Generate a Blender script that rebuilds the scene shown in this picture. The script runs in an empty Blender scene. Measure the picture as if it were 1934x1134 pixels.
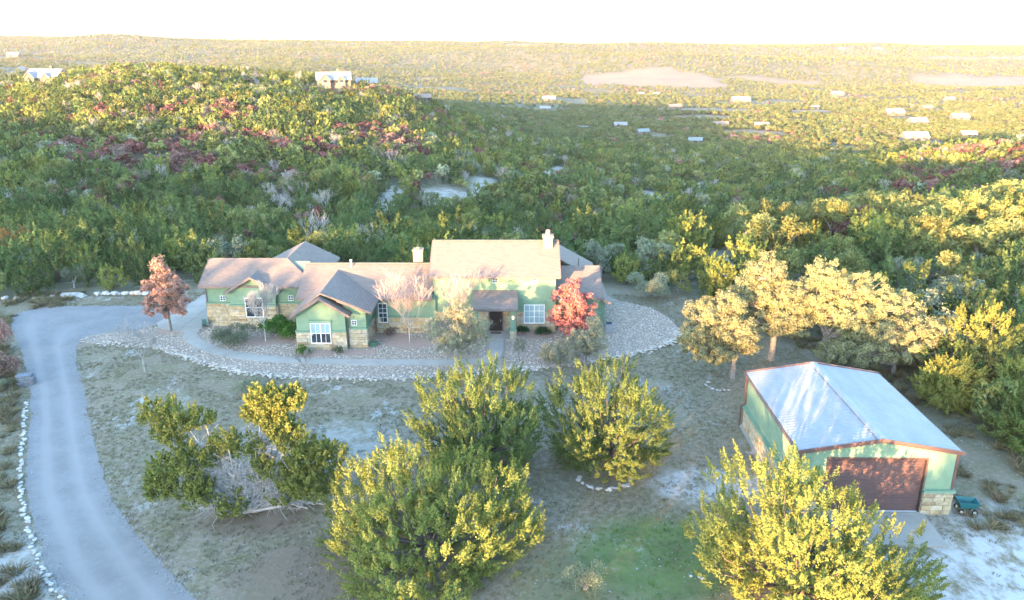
import bpy, math, random
import numpy as np
from mathutils import Vector

sc = bpy.context.scene
COL = sc.collection
R = math.radians

# ------------------------------------------------------------------ camera, sky, sun, exposure
CAM_H = 25.1
cam_d = bpy.data.cameras.new('camera'); cam = bpy.data.objects.new('camera', cam_d); COL.objects.link(cam)
cam.location = (0, 0, CAM_H); cam.rotation_euler = (R(90 - 17.98), 0, 0)
cam_d.sensor_width = 36; cam_d.lens = 36 * 1470 / 1934; cam_d.clip_start = 0.5; cam_d.clip_end = 30000
sc.camera = cam

SUN_AZ, SUN_EL = 30.0, 5.0            # light travels towards +Y, 30 degrees to the right
world = bpy.data.worlds.new('World'); sc.world = world; world.use_nodes = True
wn = world.node_tree; bg = wn.nodes['Background']; sky = wn.nodes.new('ShaderNodeTexSky')
sky.sky_type = 'NISHITA'; sky.sun_disc = False
sky.sun_elevation = R(SUN_EL + 1.5); sky.sun_rotation = R(180 + SUN_AZ)
sky.air_density = 1.0; sky.dust_density = 0.8; sky.ozone_density = 2.1; sky.altitude = 300
wn.links.new(sky.outputs[0], bg.inputs[0]); bg.inputs[1].default_value = 0.15
sun_d = bpy.data.lights.new('sun', 'SUN'); sun_d.energy = 2.6; sun_d.angle = R(0.6); sun_d.color = (1.0, 0.575, 0.25)
sun = bpy.data.objects.new('sun', sun_d); COL.objects.link(sun); sun.location = (-60, -120, 60)
_d = Vector((math.sin(R(SUN_AZ)) * math.cos(R(SUN_EL)), math.cos(R(SUN_AZ)) * math.cos(R(SUN_EL)), -math.sin(R(SUN_EL))))
sun.rotation_euler = _d.to_track_quat('-Z', 'Y').to_euler()
sc.view_settings.view_transform = 'Standard'; sc.view_settings.look = 'None'
sc.view_settings.gamma = 1.0; sc.view_settings.use_curve_mapping = False
sc.view_settings.exposure = 4.08
sc.cycles.max_bounces = 5; sc.cycles.diffuse_bounces = 3; sc.cycles.glossy_bounces = 2; sc.cycles.transmission_bounces = 2
sc.cycles.volume_bounces = 0; sc.cycles.transparent_max_bounces = 4; sc.cycles.caustics_reflective = False
sc.cycles.caustics_refractive = False

# ------------------------------------------------------------------ small helpers
def np_mesh(name, V, F, mats=(), mat_idx=None, smooth=False):
    V = np.asarray(V, np.float32); F = np.asarray(F, np.int32)
    me = bpy.data.meshes.new(name); n, k = F.shape
    me.vertices.add(len(V)); me.vertices.foreach_set('co', V.ravel())
    me.loops.add(n * k); me.loops.foreach_set('vertex_index', F.ravel())
    me.polygons.add(n); me.polygons.foreach_set('loop_start', np.arange(0, n * k, k, dtype=np.int32))
    if mat_idx is not None: me.polygons.foreach_set('material_index', np.asarray(mat_idx, np.int32))
    if smooth: me.polygons.foreach_set('use_smooth', np.ones(n, bool))
    for m in mats: me.materials.append(m)
    me.update(calc_edges=True)
    return me

def py_mesh(name, V, F, mat=None):
    me = bpy.data.meshes.new(name); me.from_pydata([tuple(v) for v in V], [], F)
    if mat: me.materials.append(mat)
    me.update(); return me

def obj(name, me, parent=None, loc=(0, 0, 0), rz=0.0, scale=None):
    o = bpy.data.objects.new(name, me); COL.objects.link(o)
    o.location = loc; o.rotation_euler = (0, 0, rz)
    if scale is not None: o.scale = scale
    if parent: o.parent = parent
    return o

def tag(o, label=None, cat=None, group=None, kind=None):
    if label: o['label'] = label
    if cat: o['category'] = cat
    if group: o['group'] = group
    if kind: o['kind'] = kind
    return o

def thing(name, label, cat, loc=(0, 0, 0), rz=0.0, group=None):
    return tag(obj(name, None, None, loc, rz), label, cat, group)

class MB:
    """collects shapes, builds one mesh object"""
    def __init__(s): s.v = []; s.f = []
    def add(s, V, F):
        o = len(s.v); s.v += [tuple(p) for p in V]; s.f += [tuple(i + o for i in f) for f in F]; return s
    def box(s, x0, x1, y0, y1, z0, z1):
        return s.add([(x0, y0, z0), (x1, y0, z0), (x1, y1, z0), (x0, y1, z0), (x0, y0, z1), (x1, y0, z1), (x1, y1, z1), (x0, y1, z1)],
                     [(0, 3, 2, 1), (4, 5, 6, 7), (0, 1, 5, 4), (1, 2, 6, 5), (2, 3, 7, 6), (3, 0, 4, 7)])
    def prism_y(s, y0, y1, poly):       # polygon in XZ, counter-clockwise seen from -Y
        n = len(poly)
        V = [(x, y0, z) for x, z in poly] + [(x, y1, z) for x, z in poly]
        return s.add(V, [tuple(range(n)), tuple(range(2 * n - 1, n - 1, -1))] + [(i, i + n, (i + 1) % n + n, (i + 1) % n) for i in range(n)])
    def prism_x(s, x0, x1, poly):       # polygon in YZ
        n = len(poly)
        V = [(x0, y, z) for y, z in poly] + [(x1, y, z) for y, z in poly]
        return s.add(V, [tuple(range(n - 1, -1, -1)), tuple(range(n, 2 * n))] + [(i, (i + 1) % n, (i + 1) % n + n, i + n) for i in range(n)])
    def bar(s, p0, p1, w, h=None):      # square bar between two points
        h = h or w; p0 = Vector(p0); p1 = Vector(p1); d = (p1 - p0).normalized()
        a = d.cross(Vector((0, 0, 1)));
        if a.length < 1e-3: a = Vector((1, 0, 0))
        a.normalize(); b = a.cross(d).normalized(); a *= w / 2; b *= h / 2
        V = [p0 - a - b, p0 + a - b, p0 + a + b, p0 - a + b, p1 - a - b, p1 + a - b, p1 + a + b, p1 - a + b]
        return s.add(V, [(0, 3, 2, 1), (4, 5, 6, 7), (0, 1, 5, 4), (1, 2, 6, 5), (2, 3, 7, 6), (3, 0, 4, 7)])
    def cyl(s, c, r, z0, z1, n=12, r1=None):
        r1 = r if r1 is None else r1; x, y = c[:2]
        V = [(x + r * math.cos(2 * math.pi * i / n), y + r * math.sin(2 * math.pi * i / n), z0) for i in range(n)]
        V += [(x + r1 * math.cos(2 * math.pi * i / n), y + r1 * math.sin(2 * math.pi * i / n), z1) for i in range(n)]
        return s.add(V, [tuple(range(n - 1, -1, -1)), tuple(range(n, 2 * n))] + [(i, (i + 1) % n, (i + 1) % n + n, i + n) for i in range(n)])
    def wheel(s, c, r, x0, x1, n=16):   # cylinder with axis along X
        y, z = c
        V = [(x0, y + r * math.cos(2 * math.pi * i / n), z + r * math.sin(2 * math.pi * i / n)) for i in range(n)]
        V += [(x1, y + r * math.cos(2 * math.pi * i / n), z + r * math.sin(2 * math.pi * i / n)) for i in range(n)]
        return s.add(V, [tuple(range(n - 1, -1, -1)), tuple(range(n, 2 * n))] + [(i, (i + 1) % n, (i + 1) % n + n, i + n) for i in range(n)])
    def build(s, name, mat, parent=None, loc=(0, 0, 0), rz=0.0):
        return obj(name, py_mesh(name, s.v, s.f, mat), parent, loc, rz)

# ------------------------------------------------------------------ materials
class Nodes:
    def __init__(s, name):
        m = bpy.data.materials.new(name); m.use_nodes = True; s.m = m; s.t = m.node_tree; s.t.nodes.clear()
        s.out = s.n('ShaderNodeOutputMaterial')
    def n(s, t, **kw):
        x = s.t.nodes.new(t)
        for k, v in kw.items(): setattr(x, k, v)
        return x
    def l(s, a, b): s.t.links.new(a, b)
    def mix(s, fac, a, b, blend='MIX'):
        x = s.n('ShaderNodeMix', data_type='RGBA', blend_type=blend); x.clamp_factor = True
        for i, v in ((0, fac), (6, a), (7, b)):
            if isinstance(v, bpy.types.NodeSocket): s.l(v, x.inputs[i])
            elif i == 0: x.inputs[0].default_value = v
            else: x.inputs[i].default_value = (*v[:3], 1)
        return x.outputs[2]
    def math(s, op, a, b=None, clamp=False):
        x = s.n('ShaderNodeMath', operation=op, use_clamp=clamp)
        for i, v in ((0, a), (1, b)):
            if v is None: continue
            if isinstance(v, bpy.types.NodeSocket): s.l(v, x.inputs[i])
            else: x.inputs[i].default_value = v
        return x.outputs[0]
    def coord(s): return s.n('ShaderNodeTexCoord').outputs['Object']
    def pos(s): return s.n('ShaderNodeNewGeometry').outputs['Position']
    def noise(s, vec, scale, detail=4, rough=.6, scl=None):
        if scl:
            mp = s.n('ShaderNodeMapping'); mp.inputs['Scale'].default_value = scl; s.l(vec, mp.inputs[0]); vec = mp.outputs[0]
        x = s.n('ShaderNodeTexNoise'); x.inputs['Scale'].default_value = scale; x.inputs['Detail'].default_value = detail
        x.inputs['Roughness'].default_value = rough; s.l(vec, x.inputs['Vector']); return x.outputs['Fac']
    def ramp(s, fac, stops):
        x = s.n('ShaderNodeValToRGB'); e = x.color_ramp.elements
        while len(e) < len(stops): e.new(0.5)
        for i, (p, c) in enumerate(stops):
            e[i].position = p; e[i].color = (*c, 1) if len(c) == 3 else c
        s.l(fac, x.inputs[0]); return x.outputs[0]
    def step(s, fac, a, b):
        x = s.n('ShaderNodeMapRange'); x.interpolation_type = 'SMOOTHSTEP'
        x.inputs[1].default_value = a; x.inputs[2].default_value = b; s.l(fac, x.inputs[0]); return x.outputs[0]
    def bump(s, h, strength, dist):
        x = s.n('ShaderNodeBump'); x.inputs['Strength'].default_value = strength; x.inputs['Distance'].default_value = dist
        s.l(h, x.inputs['Height']); return x.outputs[0]
    def principled(s, col, rough=.8, spec=.3, metal=0., normal=None):
        b = s.n('ShaderNodeBsdfPrincipled')
        if isinstance(col, bpy.types.NodeSocket): s.l(col, b.inputs['Base Color'])
        else: b.inputs['Base Color'].default_value = (*col, 1)
        if isinstance(rough, bpy.types.NodeSocket): s.l(rough, b.inputs['Roughness'])
        else: b.inputs['Roughness'].default_value = rough
        b.inputs['Specular IOR Level'].default_value = spec; b.inputs['Metallic'].default_value = metal
        if normal is not None: s.l(normal, b.inputs['Normal'])
        s.l(b.outputs[0], s.out.inputs[0]); return b

def plain(name, col, rough=.7, var=.25, scale=3., spec=.3, metal=0., bump=0.):
    k = Nodes(name); p = k.pos(); n = k.noise(p, scale, 5, .65)
    c = k.mix(k.step(n, .3, .7), [v * (1 - var) for v in col], [min(1, v * (1 + var)) for v in col])
    k.principled(c, rough, spec, metal, k.bump(n, bump, .05) if bump else None); return k.m

def leaf_mat(name, c1, c2, c3, trans=.25, objvar=.35):
    k = Nodes(name); g = k.n('ShaderNodeNewGeometry'); oi = k.n('ShaderNodeObjectInfo')
    col = k.ramp(g.outputs['Random Per Island'], [(0., c1), (.5, c2), (1., c3)])
    h = k.n('ShaderNodeHueSaturation')
    k.l(col, h.inputs['Color'])
    mr = k.n('ShaderNodeMapRange'); mr.inputs[3].default_value = 1 - objvar; mr.inputs[4].default_value = 1 + objvar
    k.l(oi.outputs['Random'], mr.inputs[0]); k.l(mr.outputs[0], h.inputs['Value'])
    m2 = k.n('ShaderNodeMapRange'); m2.inputs[3].default_value = .485; m2.inputs[4].default_value = .515
    wn_ = k.n('ShaderNodeTexWhiteNoise', noise_dimensions='1D'); k.l(oi.outputs['Random'], wn_.inputs['W'])
    k.l(wn_.outputs['Value'], m2.inputs[0]); k.l(m2.outputs[0], h.inputs['Hue'])
    d = k.n('ShaderNodeBsdfDiffuse'); t = k.n('ShaderNodeBsdfTranslucent'); mx = k.n('ShaderNodeMixShader'); mx.inputs[0].default_value = trans
    k.l(h.outputs[0], d.inputs[0]); k.l(h.outputs[0], t.inputs[0]); k.l(d.outputs[0], mx.inputs[1]); k.l(t.outputs[0], mx.inputs[2])
    k.l(mx.outputs[0], k.out.inputs[0]); return k.m

M = {}
M['juniper'] = leaf_mat('juniper_leaf', (.060, .094, .038), (.088, .126, .047), (.128, .160, .060))
M['juniper_b'] = leaf_mat('juniper_leaf_olive', (.130, .150, .040), (.178, .194, .052), (.235, .245, .072))
M['juniper_yard'] = leaf_mat('yard_juniper_leaf', (.074, .108, .036), (.108, .142, .045), (.150, .178, .058), objvar=.05)
M['juniper_yard_b'] = leaf_mat('yard_juniper_leaf_olive', (.128, .148, .040), (.176, .192, .052), (.232, .242, .072), objvar=.05)
M['feather'] = leaf_mat('feathery_leaf', (.160, .172, .105), (.225, .232, .150), (.300, .298, .200), objvar=.05)
M['live_oak'] = leaf_mat('live_oak_leaf', (.125, .142, .052), (.172, .186, .068), (.228, .234, .092))
M['oak_pale'] = leaf_mat('pale_oak_leaf', (.168, .170, .082), (.230, .228, .115), (.300, .292, .160), objvar=.08)
M['greygreen'] = leaf_mat('grey_green_leaf', (.125, .150, .095), (.175, .200, .132), (.230, .250, .172))
M['red'] = leaf_mat('red_leaf', (.290, .105, .088), (.380, .155, .128), (.460, .220, .185), objvar=.05)
M['dullred'] = leaf_mat('dull_red_leaf', (.120, .055, .050), (.165, .075, .068), (.220, .110, .098))
M['rust'] = leaf_mat('rust_leaf', (.150, .085, .075), (.205, .125, .105), (.260, .165, .140))
M['copper'] = leaf_mat('copper_leaf', (.300, .165, .122), (.380, .220, .168), (.460, .290, .225), objvar=.08)
M['bright'] = leaf_mat('bright_green_leaf', (.050, .110, .025), (.075, .150, .035), (.110, .190, .050), objvar=.1)
M['darkgrass'] = leaf_mat('dark_green_blade', (.025, .060, .030), (.040, .085, .040), (.055, .100, .050), objvar=.1)
M['straw'] = leaf_mat('dry_grass_blade', (.170, .140, .085), (.230, .190, .115), (.120, .125, .070), objvar=.2)
M['orange'] = leaf_mat('orange_leaf', (.230, .120, .040), (.300, .170, .060), (.200, .120, .060))
M['bark'] = plain('bark', (.11, .09, .075), .95, .35, 6, .1)
M['pale_bark'] = plain('pale_bark', (.36, .33, .31), .9, .25, 6, .1)
M['white_bark'] = plain('white_bark', (.27, .265, .26), .9, .15, 6, .1)
M['pink_bark'] = plain('pinkish_twig', (.34, .27, .24), .9, .2, 6, .1)
M['grey_bark'] = plain('grey_bark', (.20, .18, .165), .95, .3, 6, .1)

# ------------------------------------------------------------------ terrain
_rows = [0, 60, 82, 100, 120, 150, 190, 240, 300, 370, 440, 520, 650, 850, 1100, 1400, 1800, 2300, 2900, 3600, 6000, 9500]
_cols = [-900, 0, 250, 500, 750, 1000, 1250, 1500, 1750, 1934, 2800]
_tab = np.array([
 # -900   0     250   500   750   1000  1250  1500  1750  1934  2800
 [0, 0, 0, 0, 0, 0, 0, 0, 0, 0, 0],
 [0, 0, 0, 0, 0, 0, 0, 0, 0, 0, 0],
 [0, 0, 0, 0, 0, 0, -.3, -.5, -.3, 0, 0],
 [-1.5, -2, -2.3, -3, -3.6, -4, -3, -2.2, -1.8, -1.5, 0],
 [-4, -4.5, -5.5, -6.5, -7.5, -8, -6, -3.8, -2.8, -2, 1],
 [-8, -8.5, -9.5, -10.5, -12, -14, -14, -12, -8, -5, 0],
 [-8, -8.5, -9, -10, -12.5, -17, -21, -24, -17, -12, -4],
 [-4, -4.5, -4.5, -6, -9, -17, -25, -28.5, -17, -11, -4],
 [0, -1, 2, 0, -5, -18, -28, -30, -18, -12, -4],
 [5, 4, 9, 6, -1.5, -22, -32, -34, -28, -22, -12],
 [6, 4, 12, 9, 1.5, -27, -36, -39, -38, -36, -25],
 [2, -3, 4, 1, -7, -36, -41, -43, -44, -43, -38],
 [-4, -8, -8, -10, -18, -43, -44, -46, -48, -48, -45],
 [-8, -14, -20, -24, -32, -50, -50, -52, -52, -50, -48],
 [-6, -12, -24, -34, -42, -52, -52, -54, -54, -52, -48],
 [0, -8, -20, -36, -46, -54, -55, -55, -54, -52, -46],
 [15, 4, -8, -25, -40, -46, -48, -48, -48, -46, -40],
 [40, 28, 22, 14, 8, 8, 9, 6, 2, -2, 0],
 [66, 62, 54, 45, 39, 35, 33, 29, 26, 25, 25],
 [70, 66, 58, 50, 42, 37, 34, 31, 29, 28, 28],
 [66, 62, 56, 50, 44, 40, 36, 34, 32, 32, 32],
 [60, 60, 56, 52, 48, 44, 40, 38, 36, 36, 36]], float)
_NU, _NV = 241, 441
_uf = np.linspace(_cols[0], _cols[-1], _NU); _lv = np.linspace(0, math.log(1 + 9500 / 60.), _NV)
_yf = 60 * (np.exp(_lv) - 1)
_t1 = np.array([np.interp(_uf, _cols, r) for r in _tab])
_T = np.array([np.interp(_yf, _rows, _t1[:, i]) for i in range(_NU)]).T
for _ in range(5):
    _T[1:-1] = (_T[:-2] + 2 * _T[1:-1] + _T[2:]) / 4
    _T[:, 1:-1] = (_T[:, :-2] + 2 * _T[:, 1:-1] + _T[:, 2:]) / 4
for _ in range(22): _T[:, 1:-1] = (_T[:, :-2] + 2 * _T[:, 1:-1] + _T[:, 2:]) / 4

def sstep(a, b, x):
    t = np.clip((x - a) / (b - a), 0, 1); return t * t * (3 - 2 * t)

def vnoise(x, y, seed=0):
    xi = np.floor(x).astype(np.int64); yi = np.floor(y).astype(np.int64); xf = x - xi; yf = y - yi
    def h(i, j):
        n = (i * 374761393 + j * 668265263 + seed * 1442695041) & 0xffffffff
        n = ((n ^ (n >> 13)) * 1274126177) & 0xffffffff
        return ((n ^ (n >> 16)) & 0xffff) / 65535.0
    u = xf * xf * (3 - 2 * xf); v = yf * yf * (3 - 2 * yf)
    return (h(xi, yi) * (1 - u) + h(xi + 1, yi) * u) * (1 - v) + (h(xi, yi + 1) * (1 - u) + h(xi + 1, yi + 1) * u) * v

def terrain(X, Y):
    X = np.asarray(X, float); Y = np.asarray(Y, float)
    t = X / np.maximum(Y, 75.0); u = np.clip(967 + 1510 * t, _cols[0], _cols[-1])
    v = np.log(1 + np.clip(Y, 0, 9490) / 60.) / _lv[-1] * (_NV - 1); uu = (u - _cols[0]) / (_cols[-1] - _cols[0]) * (_NU - 1)
    i = np.clip(v.astype(int), 0, _NV - 2); j = np.clip(uu.astype(int), 0, _NU - 2); a = v - i; b = uu - j
    z = (_T[i, j] * (1 - b) + _T[i, j + 1] * b) * (1 - a) + (_T[i + 1, j] * (1 - b) + _T[i + 1, j + 1] * b) * a
    amp = sstep(95, 260, Y)
    z = z + amp * ((vnoise(X / 55., Y / 55., 3) - .5) * 5 + (vnoise(X / 21., Y / 21., 4) - .5) * 1.8)
    amp2 = sstep(900, 1900, Y)
    z = z + amp2 * ((vnoise(X / 420., Y / 300., 5) - .5) * 44 * (1 - sstep(2600, 3200, Y)) + (vnoise(X / 150., Y / 120., 6) - .5) * 8)
    # unseen hill added behind the drone, its crest shaped to throw the evening shade
    ca, sa = math.cos(R(SUN_AZ)), math.sin(R(SUN_AZ))
    U = X * ca - Y * sa; S = X * sa + Y * ca
    top = np.interp(U, [-400, -230, -120, -80, -62, -42, -34, -29.5, -27, -23, -21.5, -19.5, -18, -12.8, -11.2, -9.4, -8.2, -.8, 1.5, 4, 16, 200], [18.5, 18.5, 14.0, 10.4, 11.0, 11.0, 10.2, 9.4, 6.9, 6.9, 9.2, 9.2, 6.8, 6.8, 9.2, 10.6, 6.2, 6.2, 9.5, 12.6, 13.8, 13.8])
    top = top + .8 * (vnoise(U / 9., U * 0 + 3.5, 8) - .5)
    z = z + top * sstep(8, -72, S) * (1 - .8 * sstep(-110, -330, S))
    # the wooded flanks left and right of the yard fall a little
    z = z - 1.6 * sstep(33, 60, X) * sstep(10, 40, Y) * (1 - sstep(90, 130, Y)) - 1.0 * sstep(-52, -80, X) * sstep(10, 40, Y) * (1 - sstep(90, 130, Y))
    return z
def tz(x, y): return float(terrain(np.array([x]), np.array([y]))[0])

def pts_in_poly(X, Y, poly):
    inside = np.zeros(np.shape(X), bool); n = len(poly)
    for i in range(n):
        x0, y0 = poly[i]; x1, y1 = poly[(i + 1) % n]
        c = ((y0 > Y) != (y1 > Y)) & (X < (x1 - x0) * (Y - y0) / ((y1 - y0) + 1e-12) + x0)
        inside ^= c
    return inside

# clearings in the woods: x, y, radius across, radius deep, how bare
CLEAR = [(-30.5, 188, 3.5, 20), (-7.4, 226, 5, 19), (-16.6, 203, 8, 12), (15, 286, 5, 16), (22, 312, 7, 26), (72, 320, 24, 22), (47, 262, 5, 14),
         (29, 103, 4.5, 13), (25, 97, 4, 6), (46, 110, 8, 7), (-101, 226, 3, 8), (8, 150, 5, 4), (-20, 150, 5, 4)]
FIELDS = [(312, 1800, 150, 140), (1150, 1880, 210, 120), (575, 1850, 120, 26), (190, 880, 60, 40), (900, 1000, 120, 60), (-420, 1250, 160, 40), (470, 1010, 130, 20),
          (-60, 1350, 150, 40), (330, 640, 24, 30), (1000, 1250, 200, 40), (200, 690, 40, 26), (1500, 2350, 300, 60), (150, 2750, 160, 60), (700, 760, 70, 40), (250, 1040, 70, 30)]
# far houses: x, y, width, turn, roof, cross gables, label
FAR_HOUSES = [
 (-93.6, 424, 20, .25, 'pale', 2, 'white-roofed house with stepped gables on the crest of the left hill'),
 (-232, 404, 21, -.2, 'pale', 2, 'broad white-roofed house on the left hill near the left edge'),
 (-80, 446, 13, .1, 'pale', 1, 'pale-roofed house just behind the stepped-gable house on the crest'),
 (-50, 450, 10, .2, 'brown', 0, 'small brown-roofed house at the right end of the hill crest'),
 (-704, 1434, 44, .1, 'tan', 2, 'long tan-roofed house beyond the left hill crest'),
 (-1148, 1880, 32, 0, 'pale', 1, 'pale house beside the far road at the left edge'),
 (-545, 1630, 34, .3, 'tan', 1, 'distant tan house above the middle of the left hill'),
 (-447, 1530, 36, -.2, 'tan', 1, 'distant wide tan house right of centre of the left hill crest'),
 (97.6, 716, 13, .1, 'pale', 1, 'white house with square chimney in the shaded valley'),
 (64, 712, 10, -.3, 'blue', 0, 'blue-grey roofed house at the foot of the left hill'),
 (106.6, 645, 11, .3, 'teal', 0, 'teal-roofed house among the shaded valley trees'),
 (135.9, 585, 11, -.2, 'teal', 0, 'low green-roofed shed nearest us in the shaded valley'),
 (375, 1316, 34, .05, 'white', 1, 'long bright house at the edge of the sunlit valley, right of the tan field'),
 (335, 658, 24, .1, 'white', 2, 'largest bright white house in the lit valley at right'),
 (393, 682, 14, -.1, 'white', 0, 'bright white hipped house right of the largest valley house'),
 (417, 818, 21, .2, 'white', 1, 'white house directly behind the largest valley house'),
 (496, 883, 21, 0, 'white', 1, 'white house farther right and behind in the lit valley'),
 (690, 1266, 18, .2, 'white', 0, 'small white house high in the lit valley near the right edge'),
 (448, 936, 25, .1, 'white', 1, 'flat white building in the lit valley left of the pale track'),
 (576, 1425, 24, 0, 'white', 1, 'pale house on the far side of the lit valley'),
 (211, 1036, 18, 0, 'tan', 0, 'tan house at the rim of the valley shadow'),
 (254, 1583, 14, .2, 'white', 0, 'tiny white house left of a twin below the tan field'),
 (283, 1574, 14, -.2, 'white', 0, 'tiny white house right of its twin below the tan field'),
 (53, 1163, 21, .1, 'pale', 1, 'pale house in the lit valley above the shadow edge'),
 (206, 785, 17, .1, 'brown', 1, 'brown-roofed house at the shadow edge in mid valley'),
 (243, 773, 15, -.2, 'blue', 0, 'blue-roofed house at the shadow edge right of the brown-roofed one'),
 (1047, 2597, 18, 0, 'white', 0, 'white barn on the far plateau, left of two'),
 (1151, 2581, 24, 0, 'white', 0, 'white barn on the far plateau, right of two'),
 (397, 1048, 11, .3, 'white', 0, 'small white shed above the lit valley trees'),
 (558, 1076, 17, .2, 'tan', 0, 'tan house beside the pale track in the lit valley'),
 (42, 1013, 15, 0, 'pale', 0, 'pale shed just above the valley shadow left of centre')]
def near_house(X, Y):
    k_ = np.zeros(np.shape(X), bool)
    for x, y, w, *_ in FAR_HOUSES: k_ |= (np.abs(X - x) < w * .62) & (Y - y > -(w * .75 + (y * .012))) & (Y - y < w * .6)
    return k_
def bare_mask(X, Y):
    b = np.zeros(np.shape(X))
    w = .35 * (vnoise(X / 9., Y / 9., 21) - .5) * 2
    for x, y, rx, ry in CLEAR: b = np.maximum(b, sstep(1.15, .8, np.sqrt(((X - x) / rx) ** 2 + ((Y - y) / ry) ** 2) + w))
    w2 = .22 * (vnoise(X / 60., Y / 60., 22) - .5) * 2
    for x, y, rx, ry in FIELDS: b = np.maximum(b, sstep(1.05, .92, (np.abs((X - x) / rx) ** 3 + np.abs((Y - y) / ry) ** 3) ** (1 / 3.) + w2))
    return b

def ground_material():
    k = Nodes('dry_grass_ground'); p = k.pos()
    n1 = k.noise(p, .10, 4, .6); n2 = k.noise(p, .55, 6, .7); n3 = k.noise(p, 3.2, 5, .7); n4 = k.noise(p, 14., 3, .7)
    grass = k.mix(k.step(n1, .38, .62), (.165, .135, .085), (.215, .172, .120))
    grass = k.mix(k.step(n2, .40, .62), grass, (.152, .132, .072))
    grass = k.mix(k.math('MULTIPLY', k.step(n3, .42, .66), .55), grass, (.30, .262, .21))
    grass = k.mix(k.math('MULTIPLY', k.step(n4, .45, .75), .4), grass, (.090, .082, .060))
    # pale caliche soil showing through where the turf is thin
    chalk = k.math('MULTIPLY', k.step(k.noise(p, .16, 3, .5), .50, .66), k.step(k.noise(p, 1.1, 7, .75, (1, .55, 1)), .50, .60), True)
    sep = k.n('ShaderNodeSeparateXYZ'); k.l(p, sep.inputs[0])
    def spot(x, y, rx, ry, soft=.5):
        a = k.math('POWER', k.math('DIVIDE', k.math('SUBTRACT', sep.outputs[0], x), rx), 2.)
        b = k.math('POWER', k.math('DIVIDE', k.math('SUBTRACT', sep.outputs[1], y), ry), 2.)
        r = k.math('ADD', k.math('SQRT', k.math('ADD', a, b)), k.math('MULTIPLY', k.math('SUBTRACT', n2, .5), .9))
        x_ = k.n('ShaderNodeMapRange'); x_.interpolation_type = 'SMOOTHSTEP'; x_.inputs[1].default_value = 1 + soft / 2; x_.inputs[2].default_value = 1 - soft / 2
        k.l(r, x_.inputs[0]); return x_.outputs[0]
    yard = spot(27.5, 32.0, 8.5, 4.6); yard2 = spot(12.0, 41.2, 3.6, 2.0); yard3 = spot(-27., 32., 6., 4.); yard4 = spot(-13, 46.0, 6., 3.5); yard5 = spot(27, 37, 4, 2.5)
    many = k.math('MAXIMUM', yard, k.math('MAXIMUM', k.math('MULTIPLY', yard2, .8), k.math('MAXIMUM', k.math('MULTIPLY', yard3, .7), k.math('MULTIPLY', k.math('MAXIMUM', yard4, yard5), .45))))
    many = k.math('MULTIPLY', many, k.step(k.noise(p, .9, 7, .7, (1, .6, 1)), .36, .56))
    chalk = k.math('MAXIMUM', k.math('MULTIPLY', chalk, .75), many, True)
    c = k.mix(chalk, grass, k.mix(n3, (.30, .29, .27), (.46, .45, .43)))
    # the watered lawn and a brown leaf-litter patch
    lawn = k.math('MAXIMUM', spot(7.6, 34.2, 4.6, 3.6, .7), k.math('MULTIPLY', spot(4.0, 31.5, 3.5, 4.0, .8), .55), True)
    lawn = k.math('MULTIPLY', lawn, k.math('ADD', .45, k.math('MULTIPLY', k.step(n3, .35, .6), .5)))
    c = k.mix(lawn, c, k.mix(k.step(n2, .35, .65), (.062, .100, .028), (.100, .150, .045)))
    litter = k.math('MAXIMUM', spot(-9.5, 32.5, 4.2, 3.2, .6), spot(-14.5, 37.5, 2.5, 1.6, .8), True)
    c = k.mix(k.math('MULTIPLY', litter, .8), c, k.mix(k.step(n4, .4, .7), (.145, .110, .078), (.21, .155, .115)))
    # woodland floor, limestone ledges and far pasture
    far = k.n('ShaderNodeAttribute', attribute_name='wild'); bare = k.n('ShaderNodeAttribute', attribute_name='bare')
    wild = k.mix(k.step(k.noise(p, .035, 6, .7), .42, .6), (.075, .078, .044), (.135, .112, .070))
    wild = k.mix(k.math('MULTIPLY', k.step(n2, .5, .7), .5), wild, (.27, .25, .20))
    c = k.mix(far.outputs['Fac'], c, wild)
    ledge = k.mix(k.step(k.noise(p, .8, 6, .75, (.6, 1.6, 3)), .42, .58), (.18, .155, .115), (.33, .31, .27))
    c = k.mix(bare.outputs['Fac'], c, ledge)
    pasture = k.n('ShaderNodeAttribute', attribute_name='pasture')
    pc = k.mix(k.step(k.noise(p, .02, 6, .7), .4, .62), (.200, .145, .102), (.165, .125, .082))
    c = k.mix(pasture.outputs['Fac'], c, pc)
    k.principled(c, .95, .1, 0., k.bump(k.math('ADD', n3, k.math('MULTIPLY', n4, .5)), .6, .12))
    return k.m

def spaced(core, step, lim, grow):
    a = [0.0]
    while a[-1] < core: a.append(a[-1] + step)
    s = step
    while a[-1] < lim: s *= grow; a.append(a[-1] + s)
    return np.array(a)
_xp = spaced(150, 3.2, 9000, 1.055); GX = np.concatenate([-_xp[:0:-1], _xp])
_yp = spaced(330, 3.0, 9400, 1.03); _yn = spaced(140, 3.2, 600, 1.12); GY = np.concatenate([-_yn[:0:-1], _yp])
XX, YY = np.meshgrid(GX, GY); ZZ = terrain(XX, YY)
_nx, _ny = len(GX), len(GY)
_q = (np.arange(_ny - 1)[:, None] * _nx + np.arange(_nx - 1)[None]).ravel()
gme = np_mesh('ground', np.stack([XX.ravel(), YY.ravel(), ZZ.ravel()], 1), np.stack([_q, _q + 1, _q + _nx + 1, _q + _nx], 1), [ground_material()], smooth=True)
def fattr(me, name, vals):
    a = me.attributes.new(name, 'FLOAT', 'POINT'); a.data.foreach_set('value', np.asarray(vals, np.float32).ravel())
YARD = [(-62, 22), (-56, 77.5), (-43.8, 79.3), (-33.5, 79.3), (-31, 84), (12, 84), (17.4, 80), (18.5, 72), (31, 60), (30.5, 48), (33, 38), (38, 22)]
_inyard = pts_in_poly(XX, YY, YARD).astype(float)
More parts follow.
